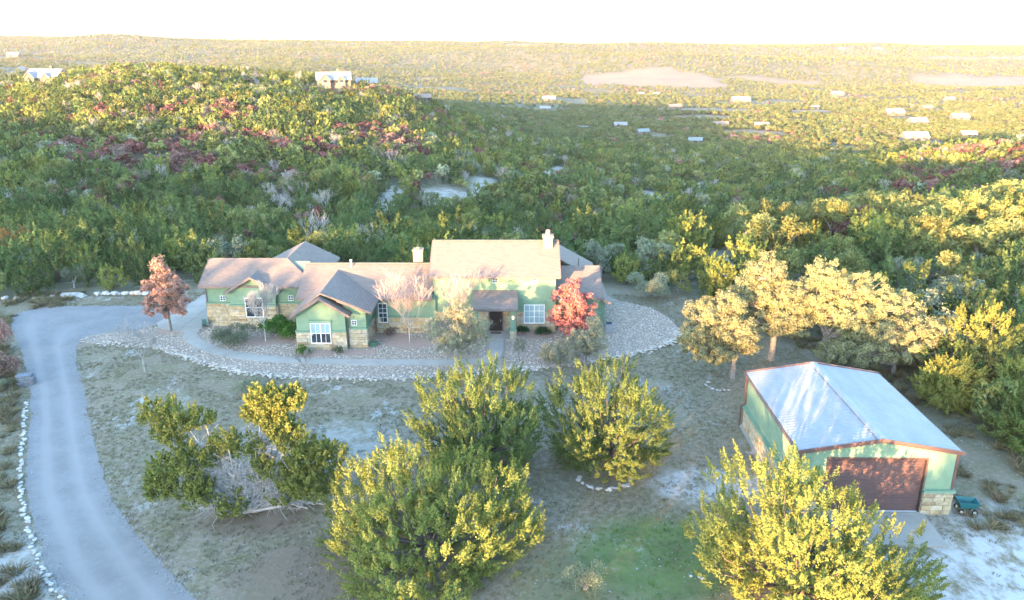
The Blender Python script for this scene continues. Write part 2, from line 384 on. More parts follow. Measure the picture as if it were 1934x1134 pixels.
_inyard[(YY < 24)] = 1
for _ in range(2):
    _inyard[1:-1, 1:-1] = (_inyard[:-2, 1:-1] + _inyard[2:, 1:-1] + _inyard[1:-1, :-2] + _inyard[1:-1, 2:] + 2 * _inyard[1:-1, 1:-1]) / 6
_b = bare_mask(XX, YY)
fattr(gme, 'wild', 1 - _inyard); fattr(gme, 'bare', np.where(YY < 600, _b, 0)); fattr(gme, 'pasture', np.where(YY >= 600, _b, 0))
tag(obj('ground', gme), kind='structure')

# ------------------------------------------------------------------ drive, beds, walks (thin sheets on the flat yard)
rnd = random.Random(5)
def smooth_line(pts, n=4, closed=False, jit=0.0):
    P = [Vector((p[0], p[1])) for p in pts]; out = []; m = len(P)
    for i in range(m if closed else m - 1):
        p0 = P[(i - 1) % m] if closed or i > 0 else P[i]; p1 = P[i]; p2 = P[(i + 1) % m]; p3 = P[(i + 2) % m] if closed or i + 2 < m else p2
        for j in range(n):
            t = j / n
            q = .5 * ((2 * p1) + (p2 - p0) * t + (2 * p0 - 5 * p1 + 4 * p2 - p3) * t * t + (3 * p1 - p0 - 3 * p2 + p3) * t ** 3)
            out.append((q.x + rnd.uniform(-jit, jit), q.y + rnd.uniform(-jit, jit)))
    if not closed: out.append(tuple(P[-1]))
    return out

def sheet(name, poly, z, mat):
    from mathutils.geometry import tessellate_polygon
    V = [Vector((x, y, z)) for x, y in poly]; T = tessellate_polygon([V])
    fs = []
    for a, b, c in T:
        n = (V[b] - V[a]).cross(V[c] - V[a]); fs.append((a, b, c) if n.z > 0 else (a, c, b))
    return obj(name, py_mesh(name, V, fs, mat))

def gravel_material():
    k = Nodes('drive_gravel'); p = k.pos()
    a = k.noise(p, 40., 3, .8); b = k.noise(p, .5, 5, .6); c_ = k.noise(p, 2.5, 6, .7)
    c = k.mix(k.step(b, .35, .65), (.170, .160, .150), (.205, .194, .182))
    c = k.mix(k.math('MULTIPLY', k.step(c_, .45, .7), .5), c, (.24, .232, .222))
    tr = k.n('ShaderNodeAttribute', attribute_name='track')
    c = k.mix(k.math('MULTIPLY', tr.outputs['Fac'], .75), c, k.mix(c_, (.28, .264, .245), (.24, .226, .210)))
    c = k.mix(k.math('MULTIPLY', k.step(a, .4, .75), .45), c, (.14, .14, .15))
    k.principled(c, .95, .15, 0., k.bump(a, .5, .04)); return k.m

DL = [(-10, -12), (-10.8, 8), (-13.5, 20), (-17.6, 27), (-21.0, 30.9), (-22.9, 32.6), (-25.0, 35.2), (-27.6, 38.7), (-29.9, 42.2), (-32.6, 47.0), (-35.8, 52.7), (-38.7, 57.1), (-41.3, 61.0), (-45.0, 66.0), (-47.9, 70.0), (-49.0, 73.1), (-47.5, 74.6), (-44.2, 75.4), (-40.4, 75.4), (-36.6, 75.6), (-33.2, 76.9)]
DR = [(-3.5, -12), (-4.2, 8), (-6.5, 18), (-10.5, 26), (-15.1, 30.9), (-17.2, 33.0), (-19.4, 35.2), (-21.7, 37.7), (-23.9, 40.4), (-26.4, 44.1), (-29.6, 49.3), (-32.8, 54.6), (-35.4, 58.7), (-38.1, 63.4), (-38.6, 65.3), (-37.8, 67.1), (-35.4, 68.1), (-34.2, 69.2), (-33.6, 70.4)]
dl = smooth_line(DL, 6, jit=.10); dr = smooth_line(DR, 6, jit=.10)
def drive_mesh():
    NS, NW = 130, 14
    def res(line):
        a = np.array(line); d = np.r_[0, np.cumsum(np.hypot(*np.diff(a, axis=0).T))]; return a, d
    # rows joined by matching fractions of the two edges
    # anchor pairs keep the rows square to the drive
    anch_l = [(-10, -12), (-21.0, 30.9), (-29.9, 42.2), (-38.7, 57.1), (-45.0, 66.0), (-47.5, 74.6), (-33.2, 76.9)]
    anch_r = [(-3.5, -12), (-15.1, 30.9), (-23.9, 40.4), (-35.4, 58.7), (-38.6, 65.3), (-37.8, 67.1), (-33.6, 70.4)]
    al, L = res(dl); ar, Rr = res(dr)
    def at(a, d, q): return d[np.argmin(np.hypot(a[:, 0] - q[0], a[:, 1] - q[1]))]
    kl = [at(al, L, q) for q in anch_l]; kr = [at(ar, Rr, q) for q in anch_r]
    s = np.linspace(0, len(kl) - 1, NS)
    pl = np.interp(s, range(len(kl)), kl); pr = np.interp(s, range(len(kr)), kr)
    PL = np.stack([np.interp(pl, L, al[:, 0]), np.interp(pl, L, al[:, 1])], 1); PR = np.stack([np.interp(pr, Rr, ar[:, 0]), np.interp(pr, Rr, ar[:, 1])], 1)
    w = np.linspace(0, 1, NW)
    P = PL[:, None] * (1 - w)[None, :, None] + PR[:, None] * w[None, :, None]
    Z = terrain(P[..., 0], P[..., 1]) + .008
    V = np.concatenate([P, Z[..., None]], 2).reshape(-1, 3)
    q = (np.arange(NS - 1)[:, None] * NW + np.arange(NW - 1)[None]).ravel()
    me = np_mesh('driveway', V, np.stack([q, q + 1, q + NW + 1, q + NW], 1), [gravel_material()])
    trk = np.exp(-((w - .27) / .09) ** 2) + np.exp(-((w - .68) / .09) ** 2)
    fattr(me, 'track', np.tile(trk, (NS, 1)) * (1 - sstep(4.3, 5.4, s))[:, None])
    return me
dm = drive_mesh()
for pl_ in dm.polygons:
    if pl_.normal.z < 0: dm.flip_normals(); break
tag(obj('driveway', dm), kind='structure')

M['bed'] = plain('bed_gravel', (.26, .21, .165), .95, .3, 9., .1, bump=.5)
M['mulch'] = plain('decomposed_granite', (.30, .215, .170), .95, .12, 5., .1)
def concrete_material(name, base):
    k = Nodes(name); p = k.pos(); a = k.noise(p, .7, 6, .65); b = k.noise(p, 25, 3, .7)
    c = k.mix(k.step(a, .3, .7), [v * .86 for v in base], [v * 1.08 for v in base])
    c = k.mix(k.math('MULTIPLY', k.step(k.noise(p, .35, 6, .75), .56, .7), .35), c, [v * .6 for v in base])
    c = k.mix(k.math('MULTIPLY', k.step(b, .5, .8), .2), c, [v * .7 for v in base])
    k.principled(c, .85, .25, 0., k.bump(b, .2, .01)); return k.m
M['concrete'] = concrete_material('concrete', (.290, .265, .228))
BED = [(-38.8, 65.3), (-38.0, 67.2), (-35.2, 68.0), (-33.7, 68.8), (-32.0, 72.5), (-31.0, 77.6), (-22.9, 80.6), (-15.0, 80.6), (1.7, 80.4), (9.4, 78.8), (11.2, 77.2), (13.6, 75.1), (15.2, 71.8), (15.7, 68.1), (14.7, 65.7), (12.2, 63.4), (9.2, 61.7), (5.9, 60.3), (2.3, 59.1), (-1.2, 58.5), (-6.2, 57.4), (-8.7, 57.0), (-11.2, 57.0), (-15.5, 57.2), (-19.0, 57.6), (-22.3, 58.5), (-24.9, 59.8), (-28.4, 61.9), (-31.6, 64.0), (-34.1, 65.1), (-36.7, 64.6)]
bed_poly = smooth_line(BED, 5, True, .12)
tag(sheet('gravel_bed', bed_poly, .012, M['bed']), kind='structure')
WALK = [(-29.8, 68.0), (-29.0, 65.9), (-26.2, 63.3), (-23.4, 61.9), (-20.0, 61.0), (-15.4, 60.5), (-10.1, 60.3), (-5.2, 60.3), (-2.4, 60.6)]
wl = smooth_line(WALK, 6)
def strip_poly(line, w):
    a, b = [], []
    for i, p in enumerate(line):
        q0 = line[max(0, i - 1)]; q1 = line[min(len(line) - 1, i + 1)]; d = Vector((q1[0] - q0[0], q1[1] - q0[1])).normalized(); n = Vector((-d.y, d.x)) * w / 2
        a.append((p[0] + n.x, p[1] + n.y)); b.append((p[0] - n.x, p[1] - n.y))
    return a + b[::-1]
def slab(name, poly, z0, z1, mat):
    o = sheet(name, poly, z1, mat); me = o.data
    n = len(poly); V = [tuple(v.co) for v in me.vertices] + [(x, y, z0) for x, y in poly]
    area = sum(poly[i][0] * poly[(i + 1) % n][1] - poly[(i + 1) % n][0] * poly[i][1] for i in range(n))
    side = [(i, i + n, (i + 1) % n + n, (i + 1) % n) if area > 0 else (i, (i + 1) % n, (i + 1) % n + n, i + n) for i in range(n)]
    F = [tuple(p.vertices) for p in me.polygons] + side
    o.data = py_mesh(name, V, F, mat); return o
walk_poly = strip_poly(wl, 1.25)
w1 = tag(slab('garden_walk', walk_poly, 0, .06, M['concrete']), kind='structure')
step_poly = smooth_line([(-2.0, 66.2), (-2.0, 63.0), (-2.15, 61.9), (-2.9, 61.15), (-1.7, 60.0), (-.9, 61.1), (-.75, 63), (-.75, 66.2)], 4)
tag(slab('entry_walk', [(-2.0, 66.3), (-2.0, 63.0), (-2.15, 62.0), (-2.7, 61.32), (-2.5, 60.2), (-1.5, 60.5), (-.95, 61.4), (-.75, 63), (-.75, 66.3)], 0, .07, M['concrete']), kind='structure')
tag(slab('porch_slab', [(-3.6, 65.6), (.45, 65.6), (.45, 67.9), (-3.6, 67.9)], 0, .12, M['concrete']), kind='structure')
apron = [(-34.0, 70.1), (-33.3, 73.6), (-32.9, 79.0), (-28.8, 79.0), (-28.75, 69.6), (-29.2, 68.2), (-30.4, 67.5), (-33.2, 68.7)]
ap = tag(slab('concrete_apron', apron, 0, .05, M['concrete']), kind='structure')
pad_poly = [(17.5, 38.32), (23.2, 38.2), (23.0, 35.0), (17.2, 35.3)]
tag(slab('garage_pad', pad_poly, 0, .10, M['concrete']), kind='structure')
M['joint'] = plain('joint_line', (.12, .12, .12), .9, .1)
for p0, p1 in (((-32.9, 71.6), (-28.85, 71.2)), ((-32.9, 75.3), (-28.85, 75.1)), ((-31.0, 67.95), (-30.8, 78.9))):
    MB().bar((*p0, .0525), (*p1, .0525), .03, .004).build('expansion_joint', M['joint'], ap)
# rings of pink granite round the planted trees
rings = [(-22.1, 65.3, 2.6, 1.1), (-9.1, 64.9, 2.3, 1.4), (-17.2, 62.3, 2.0, .8), (-13.3, 62.5, 1.6, .7), (-31.8, 68.2, 1.5, .8), (-11.0, 66.6, 1.6, .9), (1.8, 66.8, 2.2, .9), (-4.6, 62.5, 1.6, 1.0)]
for i, (x, y, a, b) in enumerate(rings):
    poly = smooth_line([(x + a * math.cos(t) * rnd.uniform(.9, 1.1), y + b * math.sin(t) * rnd.uniform(.9, 1.1)) for t in np.linspace(0, 2 * math.pi, 13)[:-1]], 4, True)
    tag(sheet('granite_ring', poly, .020 + .001 * i, M['mulch']), kind='structure')

# ------------------------------------------------------------------ plant generators
def rng_(s): return np.random.default_rng(s)
def unit(a): return a / (np.linalg.norm(a, axis=-1, keepdims=True) + 1e-9)
def leaf_quads(C, size, rng, aspect=.6, axis=None, axis_mix=0.0, normal=None, nmix=1.0):
    n = len(C); d = unit(rng.normal(size=(n, 3)))
    if axis is not None: d = unit(d * (1 - axis_mix) + axis * axis_mix)
    if normal is not None:        # leaves face more or less outwards, as they do on a real crown
        nn = unit(unit(normal) * nmix + rng.normal(size=(n, 3)) * .5); d = unit(d - (d * nn).sum(1, keepdims=True) * nn); e = np.cross(nn, d)
    else: e = unit(np.cross(d, unit(rng.normal(size=(n, 3)))))
    s = np.broadcast_to(np.asarray(size), (n,))[:, None]
    a = d * s; b = e * s * aspect
    V = np.stack([C - a, C - b * .9 - a * .1, C + a, C + b * .9 - a * .1], 1).reshape(-1, 3)
    return V, np.arange(4 * n).reshape(n, 4)

def tubes(S, k=4):
    """S: list of (p0,p1,r0,r1) -> quads"""
    A = np.array([[*a, *b] for a, b, _, _ in S], float); r = np.array([[c, d] for _, _, c, d in S], float)
    p0, p1 = A[:, :3], A[:, 3:]; d = unit(p1 - p0); ref = np.where(np.abs(d[:, 2:3]) > .9, [[1., 0, 0]], [[0, 0, 1.]])
    u = unit(np.cross(d, ref)); v = np.cross(d, u); n = len(S)
    an = 2 * math.pi * np.arange(k) / k; off = u[:, None] * np.cos(an)[None, :, None] + v[:, None] * np.sin(an)[None, :, None]
    V = np.concatenate([p0[:, None] + off * r[:, 0, None, None], p1[:, None] + off * r[:, 1, None, None]], 1).reshape(-1, 3)
    i = np.arange(k); f = np.stack([i, (i + 1) % k, (i + 1) % k + k, i + k], 1)
    F = (np.arange(n)[:, None, None] * 2 * k + f[None]).reshape(-1, 4); return V, F

def branching(rng, p, d, L, r, depth, kids=(2, 4), spread=.6, ratio=.72, up=.15, wob=.12, segs=None, tips=None, nseg=2, rr=.62):
    if segs is None: segs, tips = [], []
    p = np.array(p, float); d = unit(np.array(d, float)); r0 = r
    for i in range(nseg):
        d = unit(d + rng.normal(size=3) * wob + np.array([0, 0, up * .3])); q = p + d * L / nseg; r1 = r * (1 - .22 / nseg)
        segs.append((p, q, r, r1)); p, r = q, r1
        if depth > 0 and i < nseg - 1 and rng.random() < .6:
            e = unit(d + unit(rng.normal(size=3)) * spread * 1.4 + np.array([0, 0, up]))
            branching(rng, p, e, L * ratio * .8, r * rr * .8, depth - 1, kids, spread, ratio, up, wob, segs, tips, nseg, rr)
    if depth == 0: tips.append((p, d)); return segs, tips
    for _ in range(rng.integers(kids[0], kids[1] + 1)):
        e = unit(d + unit(rng.normal(size=3)) * spread + np.array([0, 0, up]))
        branching(rng, p, e, L * ratio * rng.uniform(.8, 1.15), r * rr, depth - 1, kids, spread, ratio, up, wob, segs, tips, nseg, rr)
    return segs, tips

def juniper(seed, h, r, plumes, sprays, leaves, ls, spray_len=.9, spray_w=.30, open_=0.0, lean=.5, zc=.40, low=-.80, fl=1.0, skew=0.0):
    """a many-stemmed cedar: short upright flame-shaped plumes packed over a rounded crown; returns leaf arrays and limb segments"""
    rng = rng_(seed); C = []; AX = []; S = []; SZ = []; NM = []; zc = zc * h
    S.append((np.zeros(3), np.array([0, 0, .22 * h]), .05 * r, .035 * r)); off = rng.uniform(0, 6.28)
    for i in range(plumes):
        cz = 1 - (1 - low) * (i + .5) / plumes; az = off + i * 2.39996 + rng.normal() * .15; ring = max(0, 1 - abs(cz) ** 2.3) ** .5
        if rng.random() < open_: continue
        g = (rng.uniform(.82, 1.06) if i % 4 != 2 else rng.uniform(.45, .72)) * (1 + .10 * math.sin(3 * az + seed) * ring)
        o = np.array([math.cos(az) * ring, math.sin(az) * ring, cz])
        tip = np.array([0, 0, zc]) + o * np.array([r, r, (h - zc) if cz > 0 else zc]) * g
        if skew: tip[2] *= 1 - skew * max(0., o[0]) ** .8 * (1 if cz > -.2 else .5); tip[0] *= 1 + .18 * max(0., o[0])
        ax = unit(o * lean * (1.0 if cz > 0 else 1.5) + np.array([0, 0, 1.0 - .5 * lean]) + rng.normal(size=3) * .10)
        pl = r * rng.uniform(.38, .62) * fl; pw = r * rng.uniform(.17, .24); base = tip - ax * pl
        if i % (1 if plumes < 40 else 4) == 0:
            k0 = np.array([0, 0, h * .10]); k1 = (base + k0) / 2 + np.array([0, 0, -.03 * h]); S.extend([(k0, k1, .016 * r, .010 * r), (k1, base, .010 * r, .006 * r), (base, tip - ax * pl * .5, .006 * r, .002 * r)])
        for j in range(int(sprays * rng.uniform(.75, 1.25))):
            s = rng.random() ** 1.3; q = unit(np.cross(ax, rng.normal(size=3)))
            c = base + ax * pl * s * .72 + q * pw * (1.0 - .75 * s) * rng.random() ** .5
            d = unit(ax + q * .45 * (1 - s) + rng.normal(size=3) * .12)
            n = leaves; u = rng.random(n) ** .85; L = spray_len * rng.uniform(.65, 1.2); wd = spray_w * rng.uniform(.8, 1.2)
            P = c + d * (u * L)[:, None] + unit(rng.normal(size=(n, 3))) * (wd * (1.05 - u) * rng.random(n) ** .45)[:, None]
            P[:, 2] = np.where(P[:, 2] < .12, .12 + rng.random(n) * .35, P[:, 2])
            C.append(P); NM.append(unit(P - c - d * (u * L)[:, None]) * .8 + q * .5 + o * .6 + np.array([0, 0, .15])); AX.append(np.repeat(d[None], n, 0)); SZ.append(ls * (1.15 - .5 * u) * rng.uniform(.7, 1.3, n))
    C = np.concatenate(C); AX = np.concatenate(AX); SZ = np.concatenate(SZ)
    return leaf_quads(C, SZ, rng, .62, AX, .45, np.concatenate(NM), .9), S

def cloud_tree(seed, lobes, trunk_h, n_clump, leaves, ls, clump, trunk_r, aspect=.6, axis=None, twigs=0, axmix=.5, gap=.0):
    """a broad-leaved tree whose crown is leaf clumps spread through lobes (x, y, z, rx, rz); limbs run from the trunk to the clumps"""
    rng = rng_(seed); LB = np.array(lobes, float); vol = LB[:, 3] ** 2 * LB[:, 4]; S = []
    idx = rng.choice(len(LB), n_clump, p=vol / vol.sum()); d = unit(rng.normal(size=(n_clump, 3))); rad = rng.random(n_clump) ** .42
    T = LB[idx, :3] + d * rad[:, None] * np.stack([LB[idx, 3], LB[idx, 3], LB[idx, 4]], 1)
    if gap:
        keep = vnoise(T[:, 0] / 1.1 + seed, T[:, 2] / 1.1 + T[:, 1] / 1.3, 61) > gap; T, idx = T[keep], idx[keep]
    top = np.array([rng.normal() * .05, rng.normal() * .05, trunk_h]); S.append((np.zeros(3), top, trunk_r * 1.3, trunk_r))
    for j in range(len(LB)):
        hub = LB[j, :3] - np.array([0, 0, LB[j, 4] * .45]); m_ = top * .5 + hub * .5 + rng.normal(size=3) * .12 + np.array([0, 0, .05])
        S += [(top, m_, trunk_r * .7, trunk_r * .5), (m_, hub, trunk_r * .5, trunk_r * .34)]
        for i in np.where(idx == j)[0]:
            a_ = hub * .55 + T[i] * .45 + rng.normal(size=3) * .15; S += [(hub, a_, trunk_r * .22, trunk_r * .13), (a_, T[i], trunk_r * .13, trunk_r * .05)]
    for i in range(twigs):
        p = T[rng.integers(len(T))]; e = unit((p - LB[idx[0], :3]) + rng.normal(size=3) * .6 + np.array([0, 0, 1.2])); q = p + e * clump * rng.uniform(.8, 1.9); S.append((p, q, .012, .006))
    n = max(3, int(leaves / len(T))); m = len(T)
    off_ = unit(rng.normal(size=(m, n, 3))) * (rng.random((m, n, 1)) ** .45) * clump * rng.uniform(.55, 1.25, (m, 1, 1)); off_[..., 2] *= .8
    C = (T[:, None] + off_).reshape(-1, 3)
    return leaf_quads(C, ls * rng.uniform(.6, 1.3, len(C)), rng, aspect, None if axis is None else np.array(axis, float)[None], 0 if axis is None else axmix, unit(off_.reshape(-1, 3)) + .7 * unit((T - LB[idx, :3])[:, None].repeat(n, 1).reshape(-1, 3)) + np.array([0, 0, .15]), .9), S

def ball_tree(seed, h, r, trunk_h, leaves, ls, depth=4, clump=.55, spread=.75, up=.18, rr=.62, ratio=.74, flat=1.0, aspect=.6, axis=None, top_cut=None, kids=(2, 3), trunk_r=None):
    """a broad-leaved tree: limbs, and leaf clumps round the limb ends"""
    rng = rng_(seed); segs, tips = [], []
    tr = trunk_r or .03 * h
    d0 = unit(np.array([rng.normal() * .08, rng.normal() * .08, 1.])); p = np.zeros(3)
    segs.append((p, d0 * trunk_h, tr * 1.25, tr)); top = d0 * trunk_h
    nl = rng.integers(3, 6); a0 = rng.uniform(0, 6.28)
    for i in range(nl):
        a = a0 + i * 6.283 / nl + rng.normal() * .2; d = np.array([math.cos(a) * spread, math.sin(a) * spread, rng.uniform(.5, 1.0)])
        branching(rng, top, d, (h - trunk_h) * .40 * rng.uniform(.8, 1.15), tr * .62, depth - 1, kids, spread, ratio, up, .14, segs, tips, 2, rr)
    T = np.array([t[0] for t in tips]); D = np.array([t[1] for t in tips])
    # fit the crown to the wanted size
    ext = np.percentile(np.hypot(T[:, 0], T[:, 1]), 92); zz = T[:, 2].max(); sx = r * .92 / ext; sz = (h - clump * .5 - trunk_h) / (zz - trunk_h)
    def fit(q):
        q = np.array(q, float); q[..., 0] *= sx; q[..., 1] *= sx; q[..., 2] = np.where(q[..., 2] > trunk_h, trunk_h + (q[..., 2] - trunk_h) * sz, q[..., 2]); return q
    segs = [(fit(a), fit(b), c, d) for a, b, c, d in segs]; T = fit(T)
    n = max(3, int(leaves / len(T))); m = len(T)
    off = unit(rng.normal(size=(m, n, 3))) * (rng.random((m, n, 1)) ** .45) * clump * rng.uniform(.6, 1.25, (m, 1, 1)); off[..., 2] *= .75 * flat
    C = (T[:, None] + off - (D * clump * .3)[:, None]).reshape(-1, 3)
    cen = np.array([0, 0, trunk_h + (h - trunk_h) * .35])
    V, F = leaf_quads(C, ls * rng.uniform(.6, 1.3, len(C)), rng, aspect, None if axis is None else np.array(axis)[None], 0 if axis is None else .5, unit(off.reshape(-1, 3)) + .8 * unit(C - cen), .9)
    return (V, F), segs

def bare_tree(seed, h, r, trunk_h, depth=5, spread=.5, up=.25, trunk_r=None, kids=(2, 3), ratio=.76, k=3, rr=.60):
    rng = rng_(seed); segs, tips = [], []; tr = trunk_r or .02 * h
    segs.append((np.zeros(3), np.array([0, 0, trunk_h]), tr * 1.2, tr)); nl = rng.integers(3, 6); a0 = rng.uniform(0, 6.28)
    for i in range(nl):
        a = a0 + i * 6.283 / nl; d = np.array([math.cos(a) * spread, math.sin(a) * spread, 1.])
        branching(rng, np.array([0, 0, trunk_h * rng.uniform(.75, 1)]), d, (h - trunk_h) * .34, tr * .6, depth - 1, kids, spread, ratio, up, .12, segs, tips, 2, rr)
    T = np.array([t[0] for t in tips]); ext = np.percentile(np.hypot(T[:, 0], T[:, 1]), 93); zz = np.percentile(T[:, 2], 98); sx = r / ext; sz = (h - trunk_h) / (zz - trunk_h)
    def fit(q):
        q = np.array(q, float); q[0] *= sx; q[1] *= sx
        if q[2] > trunk_h: q[2] = trunk_h + (q[2] - trunk_h) * sz
        return q
    return [(fit(a), fit(b), max(c, .012), max(d, .009)) for a, b, c, d in segs], fit, T

def shrub(seed, h, r, n, ls, aspect=.5, upm=.5, hollow=.5):
    rng = rng_(seed); lob = 9; LC = np.stack([rng.normal(size=lob) * r * .42, rng.normal(size=lob) * r * .42, h * rng.uniform(.3, .72, lob)], 1)
    i = rng.integers(0, lob, n); d = unit(rng.normal(size=(n, 3))); d[:, 2] = np.abs(d[:, 2]) * 1.1 - .35
    C = LC[i] + d * np.array([r * .55, r * .55, h * .42]) * (hollow + (1 - hollow) * rng.random((n, 1))); C[:, 2] = np.clip(C[:, 2], .03, None)
    up = np.repeat([[0, 0, 1.]], n, 0); V, F = leaf_quads(C, ls * rng.uniform(.6, 1.3, n), rng, aspect, unit(up + d * .8), upm)
    S = [(np.zeros(3), np.array([x * .8, y * .8, z * .9]), .03, .012) for x, y, z in LC]
    return (V, F), S

def two_part(name, leafVF, segs, leaf, bark, k=4):
    """returns (crown mesh, trunk mesh)"""
    c = np_mesh(name + '_crown', *leafVF, [leaf]) if leafVF is not None else None
    t = np_mesh(name + '_trunk', *tubes(segs, k), [bark]); return c, t

def plant(name, label, cat, crown, trunk, x, y, z=None, rz=0., s=1.0, group=None, crown_name='crown', trunk_name='trunk', sz=None):
    z = tz(x, y) if z is None else z
    t = thing(name, label, cat, (x, y, z - .02), rz, group); t.scale = (s, s, sz or s)
    if trunk: obj(trunk_name, trunk, t)
    if crown: obj(crown_name, crown, t)
    return t

# ------------------------------------------------------------------ woodland kinds
KIND = {}
def add_kind(key, leafVF, segs, leaf, bark, k=3):
    KIND[key] = (two_part(key, leafVF, segs, leaf, bark, k), leafVF, segs, leaf, bark, k)
for i in range(5):
    rr_ = rng_(100 + i); L, S = juniper(200 + i, rr_.uniform(4.6, 5.6), rr_.uniform(2.1, 2.6), 24, 5, 24, .155, .80, .34)
    add_kind('juniper_%d' % i, L, S, M['juniper_b'] if i == 3 else M['juniper'], M['bark'])
for i in range(3):
    L, S = ball_tree(240 + i, 4.6, 2.7, 1.0, 4200, .145, 4, .62, .9, .1); add_kind('liveoak_%d' % i, L, S, M['live_oak'], M['grey_bark'])
for i in range(2):
    L, S = ball_tree(250 + i, 3.9, 2.2, .8, 2800, .135, 4, .55, .9, .12); add_kind('redoak_%d' % i, L, S, M['dullred'] if i else M['rust'], M['grey_bark'])
L, S = ball_tree(262, 4.2, 2.1, 1.0, 2400, .135, 4, .5, .8, .15); add_kind('greyoak_0', L, S, M['greygreen'], M['pale_bark'])
for i in range(3):
    S, _, _ = bare_tree(270 + i, 4.6, 1.9, 1.0, 5, .6, .2, .08); add_kind('bare_%d' % i, None, S, None, M['pale_bark'] if i else M['grey_bark'])
M['far_a'] = leaf_mat('far_canopy_green', (.075, .100, .040), (.098, .122, .048), (.125, .145, .060), objvar=.2); M['far_b'] = leaf_mat('far_canopy_olive', (.105, .112, .045), (.132, .136, .055), (.160, .160, .070), objvar=.2)
# coarser copies for the far hills
LODK = {}
for i in range(3):
    LODK['mid_juniper_%d' % i] = (juniper(300 + i, 5.0, 2.4, 16, 3, 7, .42, .9, .42), M['juniper'] if i else M['juniper_b'])
for i in range(2):
    LODK['mid_oak_%d' % i] = (ball_tree(310 + i, 4.6, 2.6, 1.0, 420, .40, 3, .8, .9, .1), M['live_oak'])
LODK['mid_red_0'] = (ball_tree(315, 3.9, 2.2, .8, 330, .36, 3, .7, .9, .1), M['dullred'])
LODK['mid_rust_0'] = (ball_tree(316, 3.9, 2.2, .8, 330, .36, 3, .7, .9, .1), M['rust'])
LODK['mid_grey_0'] = (ball_tree(317, 4.2, 2.2, .9, 300, .34, 3, .7, .8, .1), M['greygreen'])
def blob(seed, h, r, n, ls):
    rng = rng_(seed); d = unit(rng.normal(size=(n, 3))); C = d * np.array([r, r, h * .45]) * rng.uniform(.55, 1, (n, 1)) + np.array([0, 0, h * .5])
    return leaf_quads(C, ls, rng, .75, None, 0, d, .9), [(np.zeros(3), np.array([0, 0, h * .5]), .15, .1)]
for i in range(3): LODK['far_tree_%d' % i] = (blob(320 + i, 4.4, 2.6, 70, .85), [M['far_b'], M['far_a'], M['far_a']][i])
LODK['far_rust_0'] = (blob(330, 4.5, 2.5, 40, 1.1), M['rust'])

# ------------------------------------------------------------------ GN scatter (for what nobody could count)
def scatter(name, pts, keys, key_names, sources, rot, scl, label, cat):
    order = sorted(key_names); lut = {k: i for i, k in enumerate(order)}
    coll = bpy.data.collections.new(name + '_sources')
    for k_ in order: coll.objects.link(sources[k_])
    me = bpy.data.meshes.new(name); me.vertices.add(len(pts)); me.vertices.foreach_set('co', np.asarray(pts, np.float32).ravel())
    a = me.attributes.new('idx', 'INT', 'POINT'); a.data.foreach_set('value', np.array([lut[k_] for k_ in keys], np.int32))
    a = me.attributes.new('rot', 'FLOAT_VECTOR', 'POINT'); a.data.foreach_set('vector', np.asarray(rot, np.float32).ravel())
    a = me.attributes.new('scl', 'FLOAT_VECTOR', 'POINT'); a.data.foreach_set('vector', np.asarray(scl, np.float32).ravel())
    o = obj(name, me); tag(o, label, cat, kind='stuff')
    g = bpy.data.node_groups.new(name + '_nodes', 'GeometryNodeTree')
    g.interface.new_socket('Geometry', in_out='INPUT', socket_type='NodeSocketGeometry'); g.interface.new_socket('Geometry', in_out='OUTPUT', socket_type='NodeSocketGeometry')
    i_ = g.nodes.new('NodeGroupInput'); o_ = g.nodes.new('NodeGroupOutput'); ip = g.nodes.new('GeometryNodeInstanceOnPoints')
    ci = g.nodes.new('GeometryNodeCollectionInfo'); ci.inputs[0].default_value = coll; ci.inputs[1].default_value = True; ci.inputs[2].default_value = True
    def at(nm, dt):
        n = g.nodes.new('GeometryNodeInputNamedAttribute'); n.data_type = dt; n.inputs[0].default_value = nm; return n.outputs[0]
    g.links.new(i_.outputs[0], ip.inputs['Points']); g.links.new(ci.outputs[0], ip.inputs['Instance']); ip.inputs['Pick Instance'].default_value = True
    g.links.new(at('idx', 'INT'), ip.inputs['Instance Index']); g.links.new(at('rot', 'FLOAT_VECTOR'), ip.inputs['Rotation']); g.links.new(at('scl', 'FLOAT_VECTOR'), ip.inputs['Scale'])
    g.links.new(ip.outputs[0], o_.inputs[0]); md = o.modifiers.new('scatter', 'NODES'); md.node_group = g
    return o

def merged_source(key, leafVF, segs, leaf, bark, k=3):
    tv, tf = tubes(segs, k); mats = [bark]; V, F, mi = tv, tf, np.zeros(len(tf))
    if leafVF is not None:
        lv, lf = leafVF; V = np.concatenate([tv, lv]); F = np.concatenate([tf, lf + len(tv)]); mi = np.r_[mi, np.ones(len(lf))]; mats.append(leaf)
    return bpy.data.objects.new(key, np_mesh(key, V, F, mats, mi))

